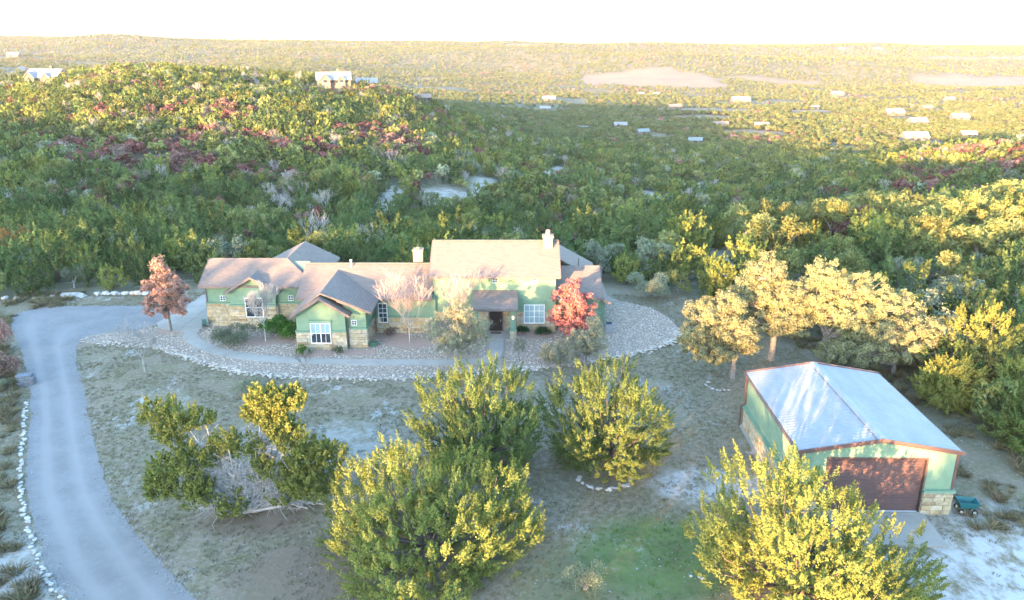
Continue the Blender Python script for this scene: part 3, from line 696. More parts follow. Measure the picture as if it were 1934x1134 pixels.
# ------------------------------------------------------------------ where the trees of the woods stand
TH = R(17.98)
def screen(X, Y, Z):        # which part of the landscape the photograph looks at (only used to leave out what lies beside it)
    dz = Z - CAM_H; fw = Y * math.cos(TH) - dz * math.sin(TH); up = Y * math.sin(TH) + dz * math.cos(TH)
    return 967 + 1470 * X / np.maximum(fw, .1), 567 - 1470 * up / np.maximum(fw, .1), fw
rg = rng_(77)
def jgrid(x0, x1, y0, y1, d, j=.42):
    xs = np.arange(x0, x1, d); ys = np.arange(y0, y1, d * .9); A, B = np.meshgrid(xs, ys); A = A + (np.arange(len(ys)) % 2)[:, None] * d / 2
    A = A + rg.uniform(-j, j, A.shape) * d; B = B + rg.uniform(-j, j, B.shape) * d; return A.ravel(), B.ravel()
FRONT = [(-140, 20), (-58, 30), (-56, 77.5), (-43.8, 80.0), (-33.5, 80.6), (-31, 85), (-12, 86.5), (9, 87), (13, 86), (17.4, 82), (20.2, 76), (20.5, 70), (34, 62.5), (31.3, 50.5), (32.2, 43), (36, 38), (40, 20)]
nx_, ny_ = jgrid(-130, 135, 22, 205, 3.7)
keep = ~pts_in_poly(nx_, ny_, FRONT) & (bare_mask(nx_, ny_) < .4) & ~((ny_ < 77) & (nx_ < 0) & (nx_ > -60)) & ~((ny_ < 45) & (nx_ < 0))
keep &= rg.random(len(nx_)) > .06
nx_, ny_ = nx_[keep], ny_[keep]; nz_ = terrain(nx_, ny_)
px, py, fw = screen(nx_, ny_, nz_ + 3); vis = (px > -60) & (px < 1994) & (py < 1180)
nx_, ny_, nz_, px, fw = nx_[vis], ny_[vis], nz_[vis], px[vis], fw[vis]
# kinds: red and bare trees gather on the far side of the ravine, oaks on the right-hand spur
pk = rg.random(len(nx_)); clus = vnoise(nx_ / 13., ny_ / 13., 31); kinds = []
for x, y, u, p, c in zip(nx_, ny_, px, pk, clus):
    far_side = y > 138
    red = .02 + (.50 if c > .68 else 0) if far_side and u < 760 else .015
    bare = .04 + (.36 if c < .24 else 0) if far_side else .02
    if far_side and u >= 760: red, bare = .04, .05
    oak = .10 + (.45 if (u > 1380 and 98 < y < 150) else 0)
    grey = .02 + (.10 if u > 1100 and y < 130 else 0)
    if p < red: kinds.append('redoak_%d' % rg.integers(0, 2))
    elif p < red + bare: kinds.append('bare_%d' % rg.integers(0, 3))
    elif p < red + bare + oak: kinds.append('liveoak_%d' % rg.integers(0, 3))
    elif p < red + bare + oak + grey: kinds.append('greyoak_0')
    else: kinds.append('juniper_%d' % rg.integers(0, 5))
kinds = np.array(kinds); scl_n = (.6 + .75 * rg.random(len(nx_)) ** 1.2) * np.where(ny_ < 95, .92, 1.0); rot_n = rg.uniform(0, 6.28, len(nx_))
scl_n = scl_n * np.where(np.char.startswith(kinds, 'liveoak') & (px > 1380) & (ny_ > 98) & (ny_ < 150), 1.25, 1.0) * np.where((rg.random(len(nx_)) < .17) & (ny_ > 94) & (ny_ < 126), 1.5, 1.0)
scl_n = np.minimum(scl_n, 1.62)
def where(x, y):
    if y > 138: return 'on the slope across the ravine'
    if x < -33: return 'in the wood behind the turning circle'
    if x > 19 and y < 92: return 'in the wood right of and behind the garage'
    if x > 19: return 'on the wooded ridge beyond the garage'
    return 'in the wood directly behind the house'
INFO = {'juniper': ('juniper_tree', 'juniper', 'green juniper standing', 'junipers', 300),
        'liveoak': ('live_oak_tree', 'oak', 'round-headed olive live oak among junipers', 'live oaks', 130),
        'redoak': ('red_oak_tree', 'oak', 'small red-leaved oak among green trees', 'red oaks', 110),
        'greyoak': ('grey_leaved_tree', 'tree', 'small grey-green leafy tree between junipers', 'grey-green trees', 80),
        'bare': ('leafless_tree', 'tree', 'pale leafless tree between evergreens', 'leafless trees', 120)}
order = np.argsort(fw); used = {}; single = np.zeros(len(nx_), bool)
for i in order:
    f = kinds[i].split('_')[0]; nm, cat, lab, grp, lim = INFO[f]
    if used.get(f, 0) >= lim: continue
    used[f] = used.get(f, 0) + 1; single[i] = True
    (c, t), *_r = KIND[kinds[i]]; wh_ = where(nx_[i], ny_[i]); lab = lab + ' ' + wh_; grp = grp + ' ' + wh_
    plant(nm, lab, cat, c, t, float(nx_[i]), float(ny_[i]), float(nz_[i]), float(rot_n[i]), float(scl_n[i]), grp)
rest = ~single
# farther woods
def band(y0, y1, d, dens_scale):
    X, Y = [], []
    wmax = y1 * .78; a, b = jgrid(-wmax, wmax, y0, y1, d); z = terrain(a, b); u, v, f = screen(a, b, z + 3)
    k_ = (u > -60) & (u < 1994) & (bare_mask(a, b) < .3) & ~near_house(a, b)
    return a[k_], b[k_], z[k_], u[k_]
FX, FY, FZ, FK, FS = [], [], [], [], []
def put(a, b, z, kk, s): FX.append(a); FY.append(b); FZ.append(z); FK.extend(kk); FS.append(s)
a, b, z, u = band(205, 540, 4.3, 1)
c = vnoise(a / 17., b / 17., 33); p = rg.random(len(a)); g_ = vnoise(a / 40., b / 40., 35); ok = (rg.random(len(a)) > .10) & ~((u > 1000) & (b > 330) & (g_ < .10)); kk = []
for i in range(len(a)):
    lefthill = u[i] < 1080
    red = (.02 + (.55 if c[i] > .66 else 0)) if lefthill else (.03 + (.5 if (u[i] > 1690 and b[i] < 360 and c[i] > .4) else 0))
    q = p[i]
    if q < red * .55: kk.append('mid_red_0')
    elif q < red: kk.append('mid_rust_0')
    elif q < red + (.22 if c[i] < .2 else .03): kk.append('bare_%d' % rg.integers(0, 3))
    elif q < red + (.22 if c[i] < .2 else .03) + .04: kk.append('mid_grey_0')
    elif q < red + .24: kk.append('mid_oak_%d' % rg.integers(0, 2))
    else: kk.append('mid_juniper_%d' % rg.integers(0, 3))
put(a[ok], b[ok], z[ok], list(np.array(kk)[ok]), rg.uniform(.7, 1.25, ok.sum()))
for y0, y1, d, thin in ((540, 1000, 6.0, .2), (1000, 1900, 9.0, .25), (1900, 3300, 13., .25), (3300, 5200, 26., .2)):
    a, b, z, u = band(y0, y1, d, 1); g_ = vnoise(a / 90., b / 70., 41) * .6 + vnoise(a / 30., b / 25., 42) * .4
    ok = (rg.random(len(a)) > thin) & ((g_ > .33) | (b > 1900)); p = rg.random(len(a)); cl = vnoise(a / 60., b / 60., 43)
    kk = np.array(['far_rust_0' if (q < .015 + (.3 if m > .78 else 0)) else 'far_tree_%d' % j for q, j, m in zip(p, rg.integers(0, 3, len(a)), cl)])
    put(a[ok], b[ok], z[ok], list(kk[ok]), rg.uniform(.65, 1.25, ok.sum()) * (1 + .15 * (y0 > 1500) + .5 * (y0 > 3000)))
# unseen trees added on the crest behind the drone to shade the yard
uu_, ss = jgrid(-340, 130, -95, -58, 5.0); ca, sa = math.cos(R(SUN_AZ)), math.sin(R(SUN_AZ)); a = uu_ * ca + ss * sa; b = -uu_ * sa + ss * ca
ok = (rg.random(len(a)) > .22) & ~((uu_ > -8.6) & (uu_ < 0) & (rg.random(len(a)) < .55))
put(a[ok], b[ok], terrain(a[ok], b[ok]), ['mid_juniper_%d' % rg.integers(0, 3) for _ in range(ok.sum())], rg.uniform(.75, 1.12, ok.sum()))
src = {k_: merged_source(k_, v[1], v[2], v[3], v[4]) for k_, v in KIND.items()}
for k_, ((lf, sg), mt) in LODK.items(): src[k_] = merged_source(k_, lf, sg, mt, M['bark'])
X_ = np.concatenate([nx_[rest]] + FX); Y_ = np.concatenate([ny_[rest]] + FY); Z_ = np.concatenate([nz_[rest]] + FZ); K_ = list(kinds[rest]) + FK; S_ = np.concatenate([scl_n[rest]] + FS)
n_ = len(X_); rt = np.zeros((n_, 3)); rt[:, 2] = rg.uniform(0, 6.28, n_)
sc3 = np.stack([S_ * rg.uniform(.9, 1.15, n_), S_ * rg.uniform(.9, 1.15, n_), S_ * rg.uniform(.85, 1.15, n_)], 1)
scatter('woodland', np.stack([X_, Y_, Z_ - .05], 1), K_, list(src), src, rt, sc3, 'mixed evergreen and oak woods covering the far slopes and the valley', 'woodland')
print('individual trees', used, 'woodland', n_)

# ------------------------------------------------------------------ building materials
M['green'] = plain('green_stucco', (.165, .240, .160), .9, .08, 2.5, .15, bump=.05)
M['trim_green'] = plain('green_trim', (.145, .232, .158), .8, .06, 2.5, .2)
M['white'] = plain('white_paint', (.74, .74, .73), .6, .05, 3)
M['brown'] = plain('brown_steel', (.105, .058, .050), .5, .12, 2, .4)
M['brown_slat'] = plain('brown_door_slat', (.115, .066, .058), .55, .1, 1.2, .4)
M['fascia'] = plain('fascia_brown', (.135, .105, .095), .7, .1, 2)
M['door'] = plain('dark_wood', (.030, .018, .014), .45, .3, 8, .4)
M['mortar'] = plain('mortar', (.34, .31, .26), .95, .12, 6, .1)
M['tan'] = plain('tan_stucco', (.27, .225, .160), .9, .1, 3, .1)
M['metal_grey'] = plain('galvanised', (.40, .40, .41), .45, .12, 2, .5, .4)
M['dark'] = plain('black_rubber', (.02, .02, .022), .8, .2)
M['teal'] = plain('teal_paint', (.012, .095, .105), .5, .1, 3, .4)
M['ac'] = plain('grey_blue_enamel', (.16, .18, .20), .6, .1, 3, .4)
M['hose'] = plain('dark_green_plastic', (.03, .09, .06), .5, .15, 4, .4)
STONE_TINTS = [(.38, .31, .205), (.33, .265, .17), (.41, .345, .245), (.36, .265, .145), (.26, .19, .12), (.345, .30, .225), (.33, .205, .105)]
STONE_M = [plain('limestone_block_%s' % w, c, .95, .22, 4, .1, bump=.3) for w, c in zip(('cream', 'buff', 'pale', 'honey', 'brown', 'grey', 'rust'), STONE_TINTS)]

def shingle_material():
    k = Nodes('roof_shingle'); p = k.pos(); sp = k.n('ShaderNodeSeparateXYZ'); k.l(p, sp.inputs[0])
    cm = k.n('ShaderNodeCombineXYZ'); k.l(k.math('ADD', sp.outputs[0], sp.outputs[1]), cm.inputs[0]); k.l(sp.outputs[2], cm.inputs[1])
    b = k.n('ShaderNodeTexBrick'); b.inputs['Scale'].default_value = 1.0; b.inputs['Brick Width'].default_value = .34; b.inputs['Row Height'].default_value = .10
    b.inputs['Mortar Size'].default_value = .006; b.inputs['Color1'].default_value = (.140, .114, .100, 1); b.inputs['Color2'].default_value = (.185, .148, .126, 1); b.inputs['Mortar'].default_value = (.10, .08, .075, 1)
    k.l(cm.outputs[0], b.inputs['Vector'])
    n = k.noise(p, 22, 3, .8); c = k.mix(k.math('MULTIPLY', k.step(n, .35, .7), .35), b.outputs[0], (.225, .178, .152))
    c = k.mix(k.math('MULTIPLY', k.step(k.noise(p, .5, 5, .7), .45, .7), .35), c, (.135, .115, .105))
    k.principled(c, .92, .15, 0., k.bump(n, .3, .02)); return k.m
M['shingle'] = shingle_material()

def glass_material(name, col):
    k = Nodes(name); n = k.noise(k.pos(), 2.2, 3, .6); c = k.mix(k.step(n, .4, .65), col, [v * .5 for v in col])
    k.principled(c, .06, .5); return k.m
M['glass'] = glass_material('window_glass', (.045, .055, .065)); M['blind'] = plain('window_blind', (.22, .31, .33), .35, .08, 3, .5)

# unit stone: a box with knocked-off corners
def unit_stone(seed):
    rng = rng_(seed); V = []; e = .12
    for z in (-1, 1):
        for s_, q in ((1, 0), (1 - e * 1.2, 1)):
            for x, y in ((-1, -1), (1, -1), (1, 1), (-1, 1)):
                V.append((x * .5 * s_ + rng.normal() * .012, (-.5 if q else .5) if False else (-.5 if q else -.25 if False else (-.38 if not q else -.5)), y * .5 * (1 - e * 2 * q) + rng.normal() * .012)) if z < 0 else None
    # back ring
    B = [(-.5, .5, -.5), (.5, .5, -.5), (.5, .5, .5), (-.5, .5, .5)]
    V = V[:8] + B
    F = [(4, 5, 6, 7)] + [(i, (i + 1) % 4, (i + 1) % 4 + 4, i + 4) for i in range(4)] + [(i + 8, (i + 1) % 4 + 8, (i + 1) % 4, i) for i in range(4)]
    return V, F
STONE_ME = [[py_mesh('stone', *unit_stone(s_ * 10 + 3), m) for s_ in range(2)] for m in STONE_M]
rs = random.Random(11)
REST = MB()
def cladding(parent, o, d, length, z0, z1, holes=(), wmul=1.0, joined=False):
    """face stones along direction d (unit, XY) from o; outward is to the right of d"""
    rz = math.atan2(d[1], d[0]); z = z0
    while z < z1 - .05:
        hgt = rs.choice((.2, .26, .32, .36)); hgt = min(hgt, z1 - z)
        if z1 - z - hgt < .12: hgt = z1 - z
        s = 0.
        while s < length - .03:
            w = rs.uniform(.38, .98) * wmul; w = min(w, length - s)
            if length - s - w < .16: w = length - s
            c = s + w / 2; cz = z + hgt / 2
            if not any(a < c < b and q < cz < r for a, b, q, r in holes):
                me = rs.choice(rs.choices(STONE_ME, (5, 5, 4, 3, 1.3, 3, 1))[0])
                if joined:      # stones the photograph hardly shows: real blocks, joined into one part
                    hx, hz_ = (w - .022) / 2, (hgt - .022) / 2; X0, Y0 = o[0] + d[0] * c, o[1] + d[1] * c; nrm = (d[1], -d[0]); b0 = [(X0 + d[0] * a_ * hx + nrm[0] * q, Y0 + d[1] * a_ * hx + nrm[1] * q, cz + e_ * hz_) for q in (-.05, .06) for a_, e_ in ((-1, -1), (1, -1), (1, 1), (-1, 1))]
                    REST.add(b0, [(4, 5, 6, 7), (0, 1, 5, 4), (1, 2, 6, 5), (2, 3, 7, 6), (3, 0, 4, 7)]); s += w; continue
                ob = obj('stone', me, parent, (o[0] + d[0] * c, o[1] + d[1] * c, cz), rz, (w - .022, .10 + rs.uniform(-.02, .035), hgt - .022))
            s += w
        z += hgt

def roof_faces(name, V, F, parent, t=.16, mat=None):
    """a roof slab: top faces, soffit t below, closed all round"""
    n = len(V); edges = {}
    for f in F:
        for i in range(len(f)):
            a, b = f[i], f[(i + 1) % len(f)]; edges[(a, b)] = 1
    side = [(a, a + n, b + n, b) for (a, b) in edges if (b, a) not in edges]
    W = list(V) + [(x, y, z - t) for x, y, z in V]
    me = py_mesh(name, W, [tuple(f) for f in F] + [tuple(i + n for i in reversed(f)) for f in F] + side, mat or M['shingle'])
    return obj(name, me, parent)
def gable_x(name, x0, x1, y0, yr, y1, ze, zr, parent, t=.16, ze1=None):
    ze1 = ze if ze1 is None else ze1
    return roof_faces(name, [(x0, y0, ze), (x1, y0, ze), (x1, yr, zr), (x0, yr, zr), (x1, y1, ze1), (x0, y1, ze1)], [(0, 1, 2, 3), (3, 2, 4, 5)], parent, t)
def gable_y(name, y0, y1, x0, xr, x1, ze, zr, parent, t=.16, ze1=None):
    ze1 = ze if ze1 is None else ze1
    return roof_faces(name, [(x0, y0, ze), (xr, y0, zr), (xr, y1, zr), (x0, y1, ze), (x1, y0, ze1), (x1, y1, ze1)], [(0, 1, 2, 3), (1, 4, 5, 2)], parent, t)

def window(parent, x0, x1, z0, z1, y, cols=2, rows=2, blind=0., sill=False, fr=.055, muntin=(0, 0)):
    """a window in a wall that faces -Y; y is the outermost plane of the wall there"""
    w = MB(); d0, d1 = y - .07, y + .10
    w.box(x0, x1, d0, d1, z0, z0 + fr).box(x0, x1, d0, d1, z1 - fr, z1).box(x0, x0 + fr, d0, d1, z0 + fr, z1 - fr).box(x1 - fr, x1, d0, d1, z0 + fr, z1 - fr)
    o = w.build('window', M['white'], parent)
    m = MB()
    for i in range(1, cols): xc = x0 + (x1 - x0) * i / cols; m.box(xc - fr * .55, xc + fr * .55, d0 + .012, d1, z0 + fr, z1 - fr)
    m.build('mullion', M['white'], o)
    for j in range(1, rows): zc = z0 + (z1 - z0) * j / rows; MB().box(x0 + fr, x1 - fr, d0 + .018, d1, zc - fr * .4, zc + fr * .4).build('rail', M['white'], o)
    iw, ih = (x1 - x0 - 2 * fr) / cols, (z1 - z0 - 2 * fr) / rows
    for i in range(cols):
        for j in range(rows):
            a, b = x0 + fr + iw * i, z0 + fr + ih * j; up_ = blind and (rows == 1 or j >= rows * (1 - blind))
            MB().box(a, a + iw, y - .005 + .004 * ((i + j) % 2), y + .02, b, b + ih).build('pane', M['blind'] if up_ else M['glass'], o)
            mm = MB()
            for q in range(1, muntin[0] + 1): mm.box(a + iw * q / (muntin[0] + 1) - .012, a + iw * q / (muntin[0] + 1) + .012, y - .03, y, b, b + ih)
            for q in range(1, muntin[1] + 1): mm.box(a, a + iw, y - .028, y, b + ih * q / (muntin[1] + 1) - .012, b + ih * q / (muntin[1] + 1) + .012)
            if mm.v: mm.build('muntin', M['white'], o)
    if sill: MB().box(x0 - .08, x1 + .08, y - .12, y + .05, z0 - .10, z0 - .002).build('sill', M['tan'], o)
    return o

def fascia(parent, p0, p1, h=.20, w=.05): return MB().bar(p0, p1, w, h).build('fascia', M['fascia'], parent)

# ------------------------------------------------------------------ the house
house = thing('house', 'long green stucco house with limestone base and brown shingled roofs', 'house', (0, 0, 0))
OV = .10     # stone base stands proud of the stucco
def wing_wall(poly, axis, a, b):
    m = MB(); (m.prism_y if axis == 'y' else m.prism_x)(a, b, poly); return m.build('wall', M['green'], house)
def base_course(wall, x0, x1, y, ztop, holes=(), joined=False):
    """mortar backing, stones and green cap along a wall facing -Y"""
    b = MB().box(x0, x1, y - .03, y + .2, -.1, ztop).build('stone_base', M['mortar'], wall)
    hs = [(h[0] - x0, h[1] - x0, h[2], h[3]) for h in holes]
    cladding(wall, (x0, y - .06), (1, 0), x1 - x0, -.02, ztop, hs, joined=joined)
    segs_ = [(x0 - .03, x1 + .03)]
    for h in holes:
        if h[3] > ztop:
            segs_ = [q for s0, s1 in segs_ for q in ((s0, min(s1, h[0])), (max(s0, h[1]), s1)) if q[1] - q[0] > .05]
    for s0, s1 in segs_: MB().box(s0, s1, y - .17, y + .05, ztop, ztop + .13).build('trim_band', M['trim_green'], wall)
def side_course(wall, x, y0, y1, ztop, east=True):
    s = 1 if east else -1
    MB().box(min(x - .2 * s, x + .03 * s), max(x - .2 * s, x + .03 * s), y0, y1, -.1, ztop).build('stone_base', M['mortar'], wall)
    if east: cladding(wall, (x + .06, y0), (0, 1), y1 - y0, -.02, ztop)
    else: cladding(wall, (x - .06, y1), (0, -1), y1 - y0, -.02, ztop, joined=True)
    MB().box(min(x - .05 * s, x + .17 * s), max(x - .05 * s, x + .17 * s), y0, y1, ztop, ztop + .13).build('trim_band', M['trim_green'], wall)

# left wing (its ridge turns back into a rear wing), small cross gable in front
wl_ = wing_wall([(69.5, -.2), (69.5, 3.98), (72.35, 5.55), (75.2, 3.98), (75.2, -.2)][::-1], 'x', -28.65, -19.4)
wing_wall([(-25.0, -.2), (-18.6, -.2), (-18.6, 3.9), (-21.6, 5.5), (-25.0, 3.8)], 'y', 74.0, 79.0)
base_course(wl_, -28.70, -26.36, 69.5, 2.22); base_course(wl_, -21.98, -18.5, 69.5, 2.22, joined=True)
side_course(wl_, -28.65, 69.5, 75.2, 2.22, False)
window(wl_, -27.36, -26.88, 2.48, 2.97, 69.5, 2, 2, fr=.032); window(wl_, -20.97, -20.50, 2.50, 2.99, 69.5, 2, 2, fr=.032)
wb = wing_wall([(-26.3, -.2), (-22.05, -.2), (-22.05, 3.66), (-24.12, 4.86), (-26.3, 3.66)], 'y', 69.0, 70.4)
HB = (-24.88, -23.22, 1.06, 2.94); base_course(wb, -26.36, -22.0, 69.0, 2.14, [HB])
window(wb, HB[0], HB[1], HB[2], HB[3], 68.90, 2, 2)
MB().box(-22.05, -21.9, 69.0, 69.5, -.1, 2.14).build('stone_return', M['mortar'], wb)
r1 = roof_faces('roof', [(-29.05, 68.9, 4.08), (-18.1, 68.9, 4.08), (-21.6, 72.35, 5.86), (-29.05, 72.35, 5.86), (-29.05, 75.8, 4.08), (-25.1, 75.8, 4.08), (-21.6, 79.3, 5.86), (-18.1, 79.3, 4.08), (-25.1, 79.3, 4.08)],
                [(0, 1, 2, 3), (1, 7, 6, 2), (3, 2, 5, 4), (2, 6, 8, 5)], house)
fascia(r1, (-29.05, 68.87, 3.98), (-26.4, 68.87, 3.98)); fascia(r1, (-21.7, 68.87, 3.98), (-18.1, 68.87, 3.98))
fascia(r1, (-29.08, 68.9, 3.98), (-29.08, 72.35, 5.76)); fascia(r1, (-29.08, 72.35, 5.76), (-29.08, 75.8, 3.98))
r2 = gable_y('roof', 68.45, 71.0, -26.62, -24.07, -21.52, 3.56, 5.08, house)
fascia(r2, (-26.62, 68.43, 3.46), (-24.07, 68.43, 4.98)); fascia(r2, (-21.52, 68.43, 3.46), (-24.07, 68.43, 4.98))
MB().bar((-28.62, 69.44, 3.9), (-28.62, 69.44, .1), .09).build('downspout', M['fascia'], wl_)
# front wing: small gable stepping out of a wider one
wa = wing_wall([(-18.65, -.2), (-14.42, -.2), (-14.42, 3.36), (-16.4, 4.62), (-18.65, 3.22)], 'y', 63.4, 69.0)
HA = (-17.45, -15.70, .58, 2.46); base_course(wa, -18.72, -14.36, 63.4, 1.60, [HA]); window(wa, HA[0], HA[1], HA[2], HA[3], 63.30, 2, 2, .5, muntin=(1, 0))
MB().box(HA[0] - .12, HA[1] + .12, 63.25, 63.42, HA[3] + .03, HA[3] + .26).build('lintel', M['trim_green'], wa)
side_course(wa, -18.65, 63.4, 67.2, 1.60, False)
ws = wing_wall([(-14.6, -.2), (-12.72, -.2), (-12.72, 3.50), (-14.6, 4.20)], 'y', 63.9, 68.0)
base_course(ws, -14.34, -12.66, 63.9, 1.70); side_course(ws, -12.72, 63.9, 67.5, 1.70); window(ws, -13.97, -13.53, 2.06, 2.54, 63.9, 2, 2, fr=.032)
MB().bar((-14.28, 63.72, 3.1), (-14.28, 63.72, .15), .09).build('downspout', M['fascia'], ws)
MB().bar((-12.50, 67.4, 3.3), (-12.50, 67.4, .15), .09).build('downspout', M['fascia'], ws)
r3 = gable_y('roof', 63.25, 70.9, -18.92, -16.36, -12.1, 3.34, 5.20, house, ze1=3.47)
r4 = gable_y('roof', 62.72, 67.5, -18.98, -16.42, -13.88, 3.29, 4.90, house)
fascia(r4, (-18.98, 62.70, 3.19), (-16.42, 62.70, 4.80)); fascia(r4, (-13.88, 62.70, 3.19), (-16.42, 62.70, 4.80))
fascia(r3, (-15.0, 63.23, 4.50), (-12.1, 63.23, 3.37)); fascia(r3, (-12.07, 63.25, 3.37), (-12.07, 68.0, 3.37))
MB().cyl((-13.55, 62.72), .05, 3.15, 3.3).build('gutter_end', M['fascia'], r4)
# middle wing
wm = wing_wall([(67.6, -.2), (67.6, 3.40), (71.5, 5.25), (75.4, 3.40), (75.4, -.2)][::-1], 'x', -19.0, -7.0)
HM = (-12.25, -11.42, 1.02, 2.88); base_course(wm, -12.6, -7.25, 67.6, 1.50, [HM]); window(wm, HM[0], HM[1], HM[2], HM[3], 67.50, 1, 2, muntin=(1, 1))
r5 = gable_x('roof', -19.6, -7.25, 67.0, 71.5, 76.0, 3.46, 5.57, house)
fascia(r5, (-12.2, 66.97, 3.36), (-7.25, 66.97, 3.36)); MB().bar((-19.6, 71.5, 5.60), (-7.3, 71.5, 5.60), .28, .05).build('ridge_cap', M['shingle'], r5)
MB().cyl((-15.2, 71.0), .07, 5.2, 5.95, 10).cyl((-15.2, 71.0), .11, 5.95, 6.05, 10).build('vent_pipe', M['white'], r5)
ch2 = MB().box(-9.45, -8.55, 72.0, 72.9, 4.5, 6.62).build('chimney', M['tan'], r5)
# tall middle block
wt = wing_wall([(67.9, -.7), (67.9, 5.36), (71.5, 7.48), (75.1, 5.36), (75.1, -.7)][::-1], 'x', -7.15, 3.98)
HR = (1.10, 3.00, .84, 2.66); HD = (-2.10, -.90, -.1, 2.5)
base_course(wt, -7.22, -3.2, 67.9, 1.98, joined=True); base_course(wt, -3.2, 4.06, 67.9, 1.98, [HR, HD])
window(wt, HR[0], HR[1], HR[2], HR[3], 67.80, 2, 1, 1., True, muntin=(1, 2))
MB().box(HR[0] - .12, HR[1] + .12, 67.75, 67.95, HR[3] + .02, HR[3] + .24).build('lintel', M['trim_green'], wt)
for x in (-5.06, -1.54, 2.03): window(wt, x - .23, x + .23, 4.70, 5.16, 67.9, 2, 2, fr=.032)
r6 = gable_x('roof', -7.48, 4.38, 67.28, 71.5, 75.7, 5.47, 7.79, house)
fascia(r6, (-7.48, 67.25, 5.37), (4.38, 67.25, 5.37)); fascia(r6, (4.41, 67.28, 5.37), (4.41, 71.5, 7.69)); fascia(r6, (-7.51, 67.28, 5.37), (-7.51, 71.5, 7.69)); fascia(r6, (4.41, 71.5, 7.69), (4.41, 75.7, 5.37)); fascia(r6, (-7.51, 71.5, 7.69), (-7.51, 75.7, 5.37))
MB().bar((-7.48, 71.5, 7.82), (4.38, 71.5, 7.82), .28, .05).build('ridge_cap', M['shingle'], r6)
MB().box(2.93, 3.78, 70.5, 71.35, 6.6, 8.28).build('chimney', M['tan'], r6)
MB().box(2.83, 3.88, 70.4, 71.45, 8.28, 8.46).build('chimney_cap', M['tan'], r6)
MB().cyl((3.35, 70.92), .22, 8.46, 8.95, 12, .19).build('chimney_pot', plain('clay_pot', (.42, .22, .14), .8, .15), r6)
MB().cyl((-9.0, 72.45), .2, 6.74, 6.9, 12).build('flue_cap', plain('rusty_flue', (.32, .17, .13), .8, .2), r5)
MB().box(-9.52, -8.48, 71.93, 72.97, 6.62, 6.74).build('chimney_cap', M['tan'], r5)
# front door under its porch roof
dr_ = MB().box(-2.05, -.93, 67.72, 67.85, .12, 2.48).build('front_door', M['door'], wt)
for i in range(2):
    for j, (a, b) in enumerate(((.25, 1.0), (1.1, 1.75), (1.85, 2.35))): MB().box(-1.95 + i * .5, -1.55 + i * .5, 67.695, 67.73, a, b).build('door_panel', M['door'], dr_)
MB().box(-2.16, -2.05, 67.70, 67.9, .12, 2.58).box(-.93, -.82, 67.70, 67.9, .12, 2.58).box(-2.05, -.93, 67.70, 67.9, 2.48, 2.58).build('door_frame', M['fascia'], dr_)
MB().cyl((-1.05, 67.66), .035, 1.05, 1.25, 8).build('door_handle', M['metal_grey'], dr_)
pr_ = roof_faces('porch_roof', [(-3.55, 65.25, 3.08), (.52, 65.25, 3.08), (.50, 67.9, 4.02), (-3.55, 67.9, 4.02)], [(0, 1, 2, 3)], house, .16)
fascia(pr_, (-3.55, 65.22, 2.98), (.52, 65.22, 2.98))
for x in (.09, -3.25):
    MB().box(x - .235, x + .235, 65.78, 66.25, .95, 2.95).build('porch_column', M['trim_green'], pr_)
    pb = MB().box(x - .28, x + .28, 65.73, 66.30, .0, .82).build('column_base', M['mortar'], pr_)
    MB().box(x - .36, x + .36, 65.65, 66.38, .82, .95).build('column_cap', M['trim_green'], pr_)
    cladding(pr_, (x - .30, 65.70), (1, 0), .60, 0, .82)
MB().bar((.40, 65.72, 2.9), (.40, 65.72, .1), .08).build('downspout', M['fascia'], pr_)
k = Nodes('lamp_glow'); em = k.n('ShaderNodeEmission'); em.inputs[0].default_value = (1, .62, .30, 1); em.inputs[1].default_value = .55; k.l(em.outputs[0], k.out.inputs[0])
ln = MB().box(.03, .15, 65.70, 65.78, 1.95, 2.32).build('porch_lamp', M['fascia'], pr_)
MB().cyl((.09, 65.66), .075, 2.0, 2.25, 10).build('lamp_glass', k.m, ln)
# right-hand wing and rear wing
wr = wing_wall([(68.6, -.3), (68.6, 3.15), (72.0, 4.95), (75.4, 3.15), (75.4, -.3)][::-1], 'x', 3.6, 8.15)
base_course(wr, 4.1, 8.2, 68.6, 1.5, joined=True); r7 = gable_x('roof', 3.99, 8.35, 68.0, 72.0, 76.0, 3.25, 5.22, house)
fascia(r7, (4.0, 67.97, 3.15), (8.35, 67.97, 3.15)); fascia(r7, (8.38, 68.0, 3.15), (8.38, 72, 5.12)); fascia(r7, (8.38, 72, 5.12), (8.38, 76, 3.15))
wq = wing_wall([(7.9, -.3), (8.75, -.3), (8.75, 2.55), (7.9, 3.0)], 'y', 69.3, 75.0)
r8 = roof_faces('roof', [(9.15, 68.7, 2.48), (9.15, 75.4, 2.48), (7.95, 75.4, 3.14), (7.95, 68.7, 3.14)], [(0, 1, 2, 3)], house, .14); fascia(r8, (9.15, 68.68, 2.40), (8.0, 68.68, 3.04))
wing_wall([(-.4, -.3), (8.0, -.3), (8.0, 3.4), (3.8, 5.7), (-.4, 3.4)], 'y', 74.5, 79.2)
r9 = gable_y('roof', 73.0, 79.6, -.9, 3.8, 8.5, 3.45, 6.05, house); MB().cyl((6.6, 74.6), .06, 4.4, 5.25, 8).build('vent_pipe', M['fascia'], r9)

tag(REST.build('stones', STONE_M[1], house), kind='stuff')

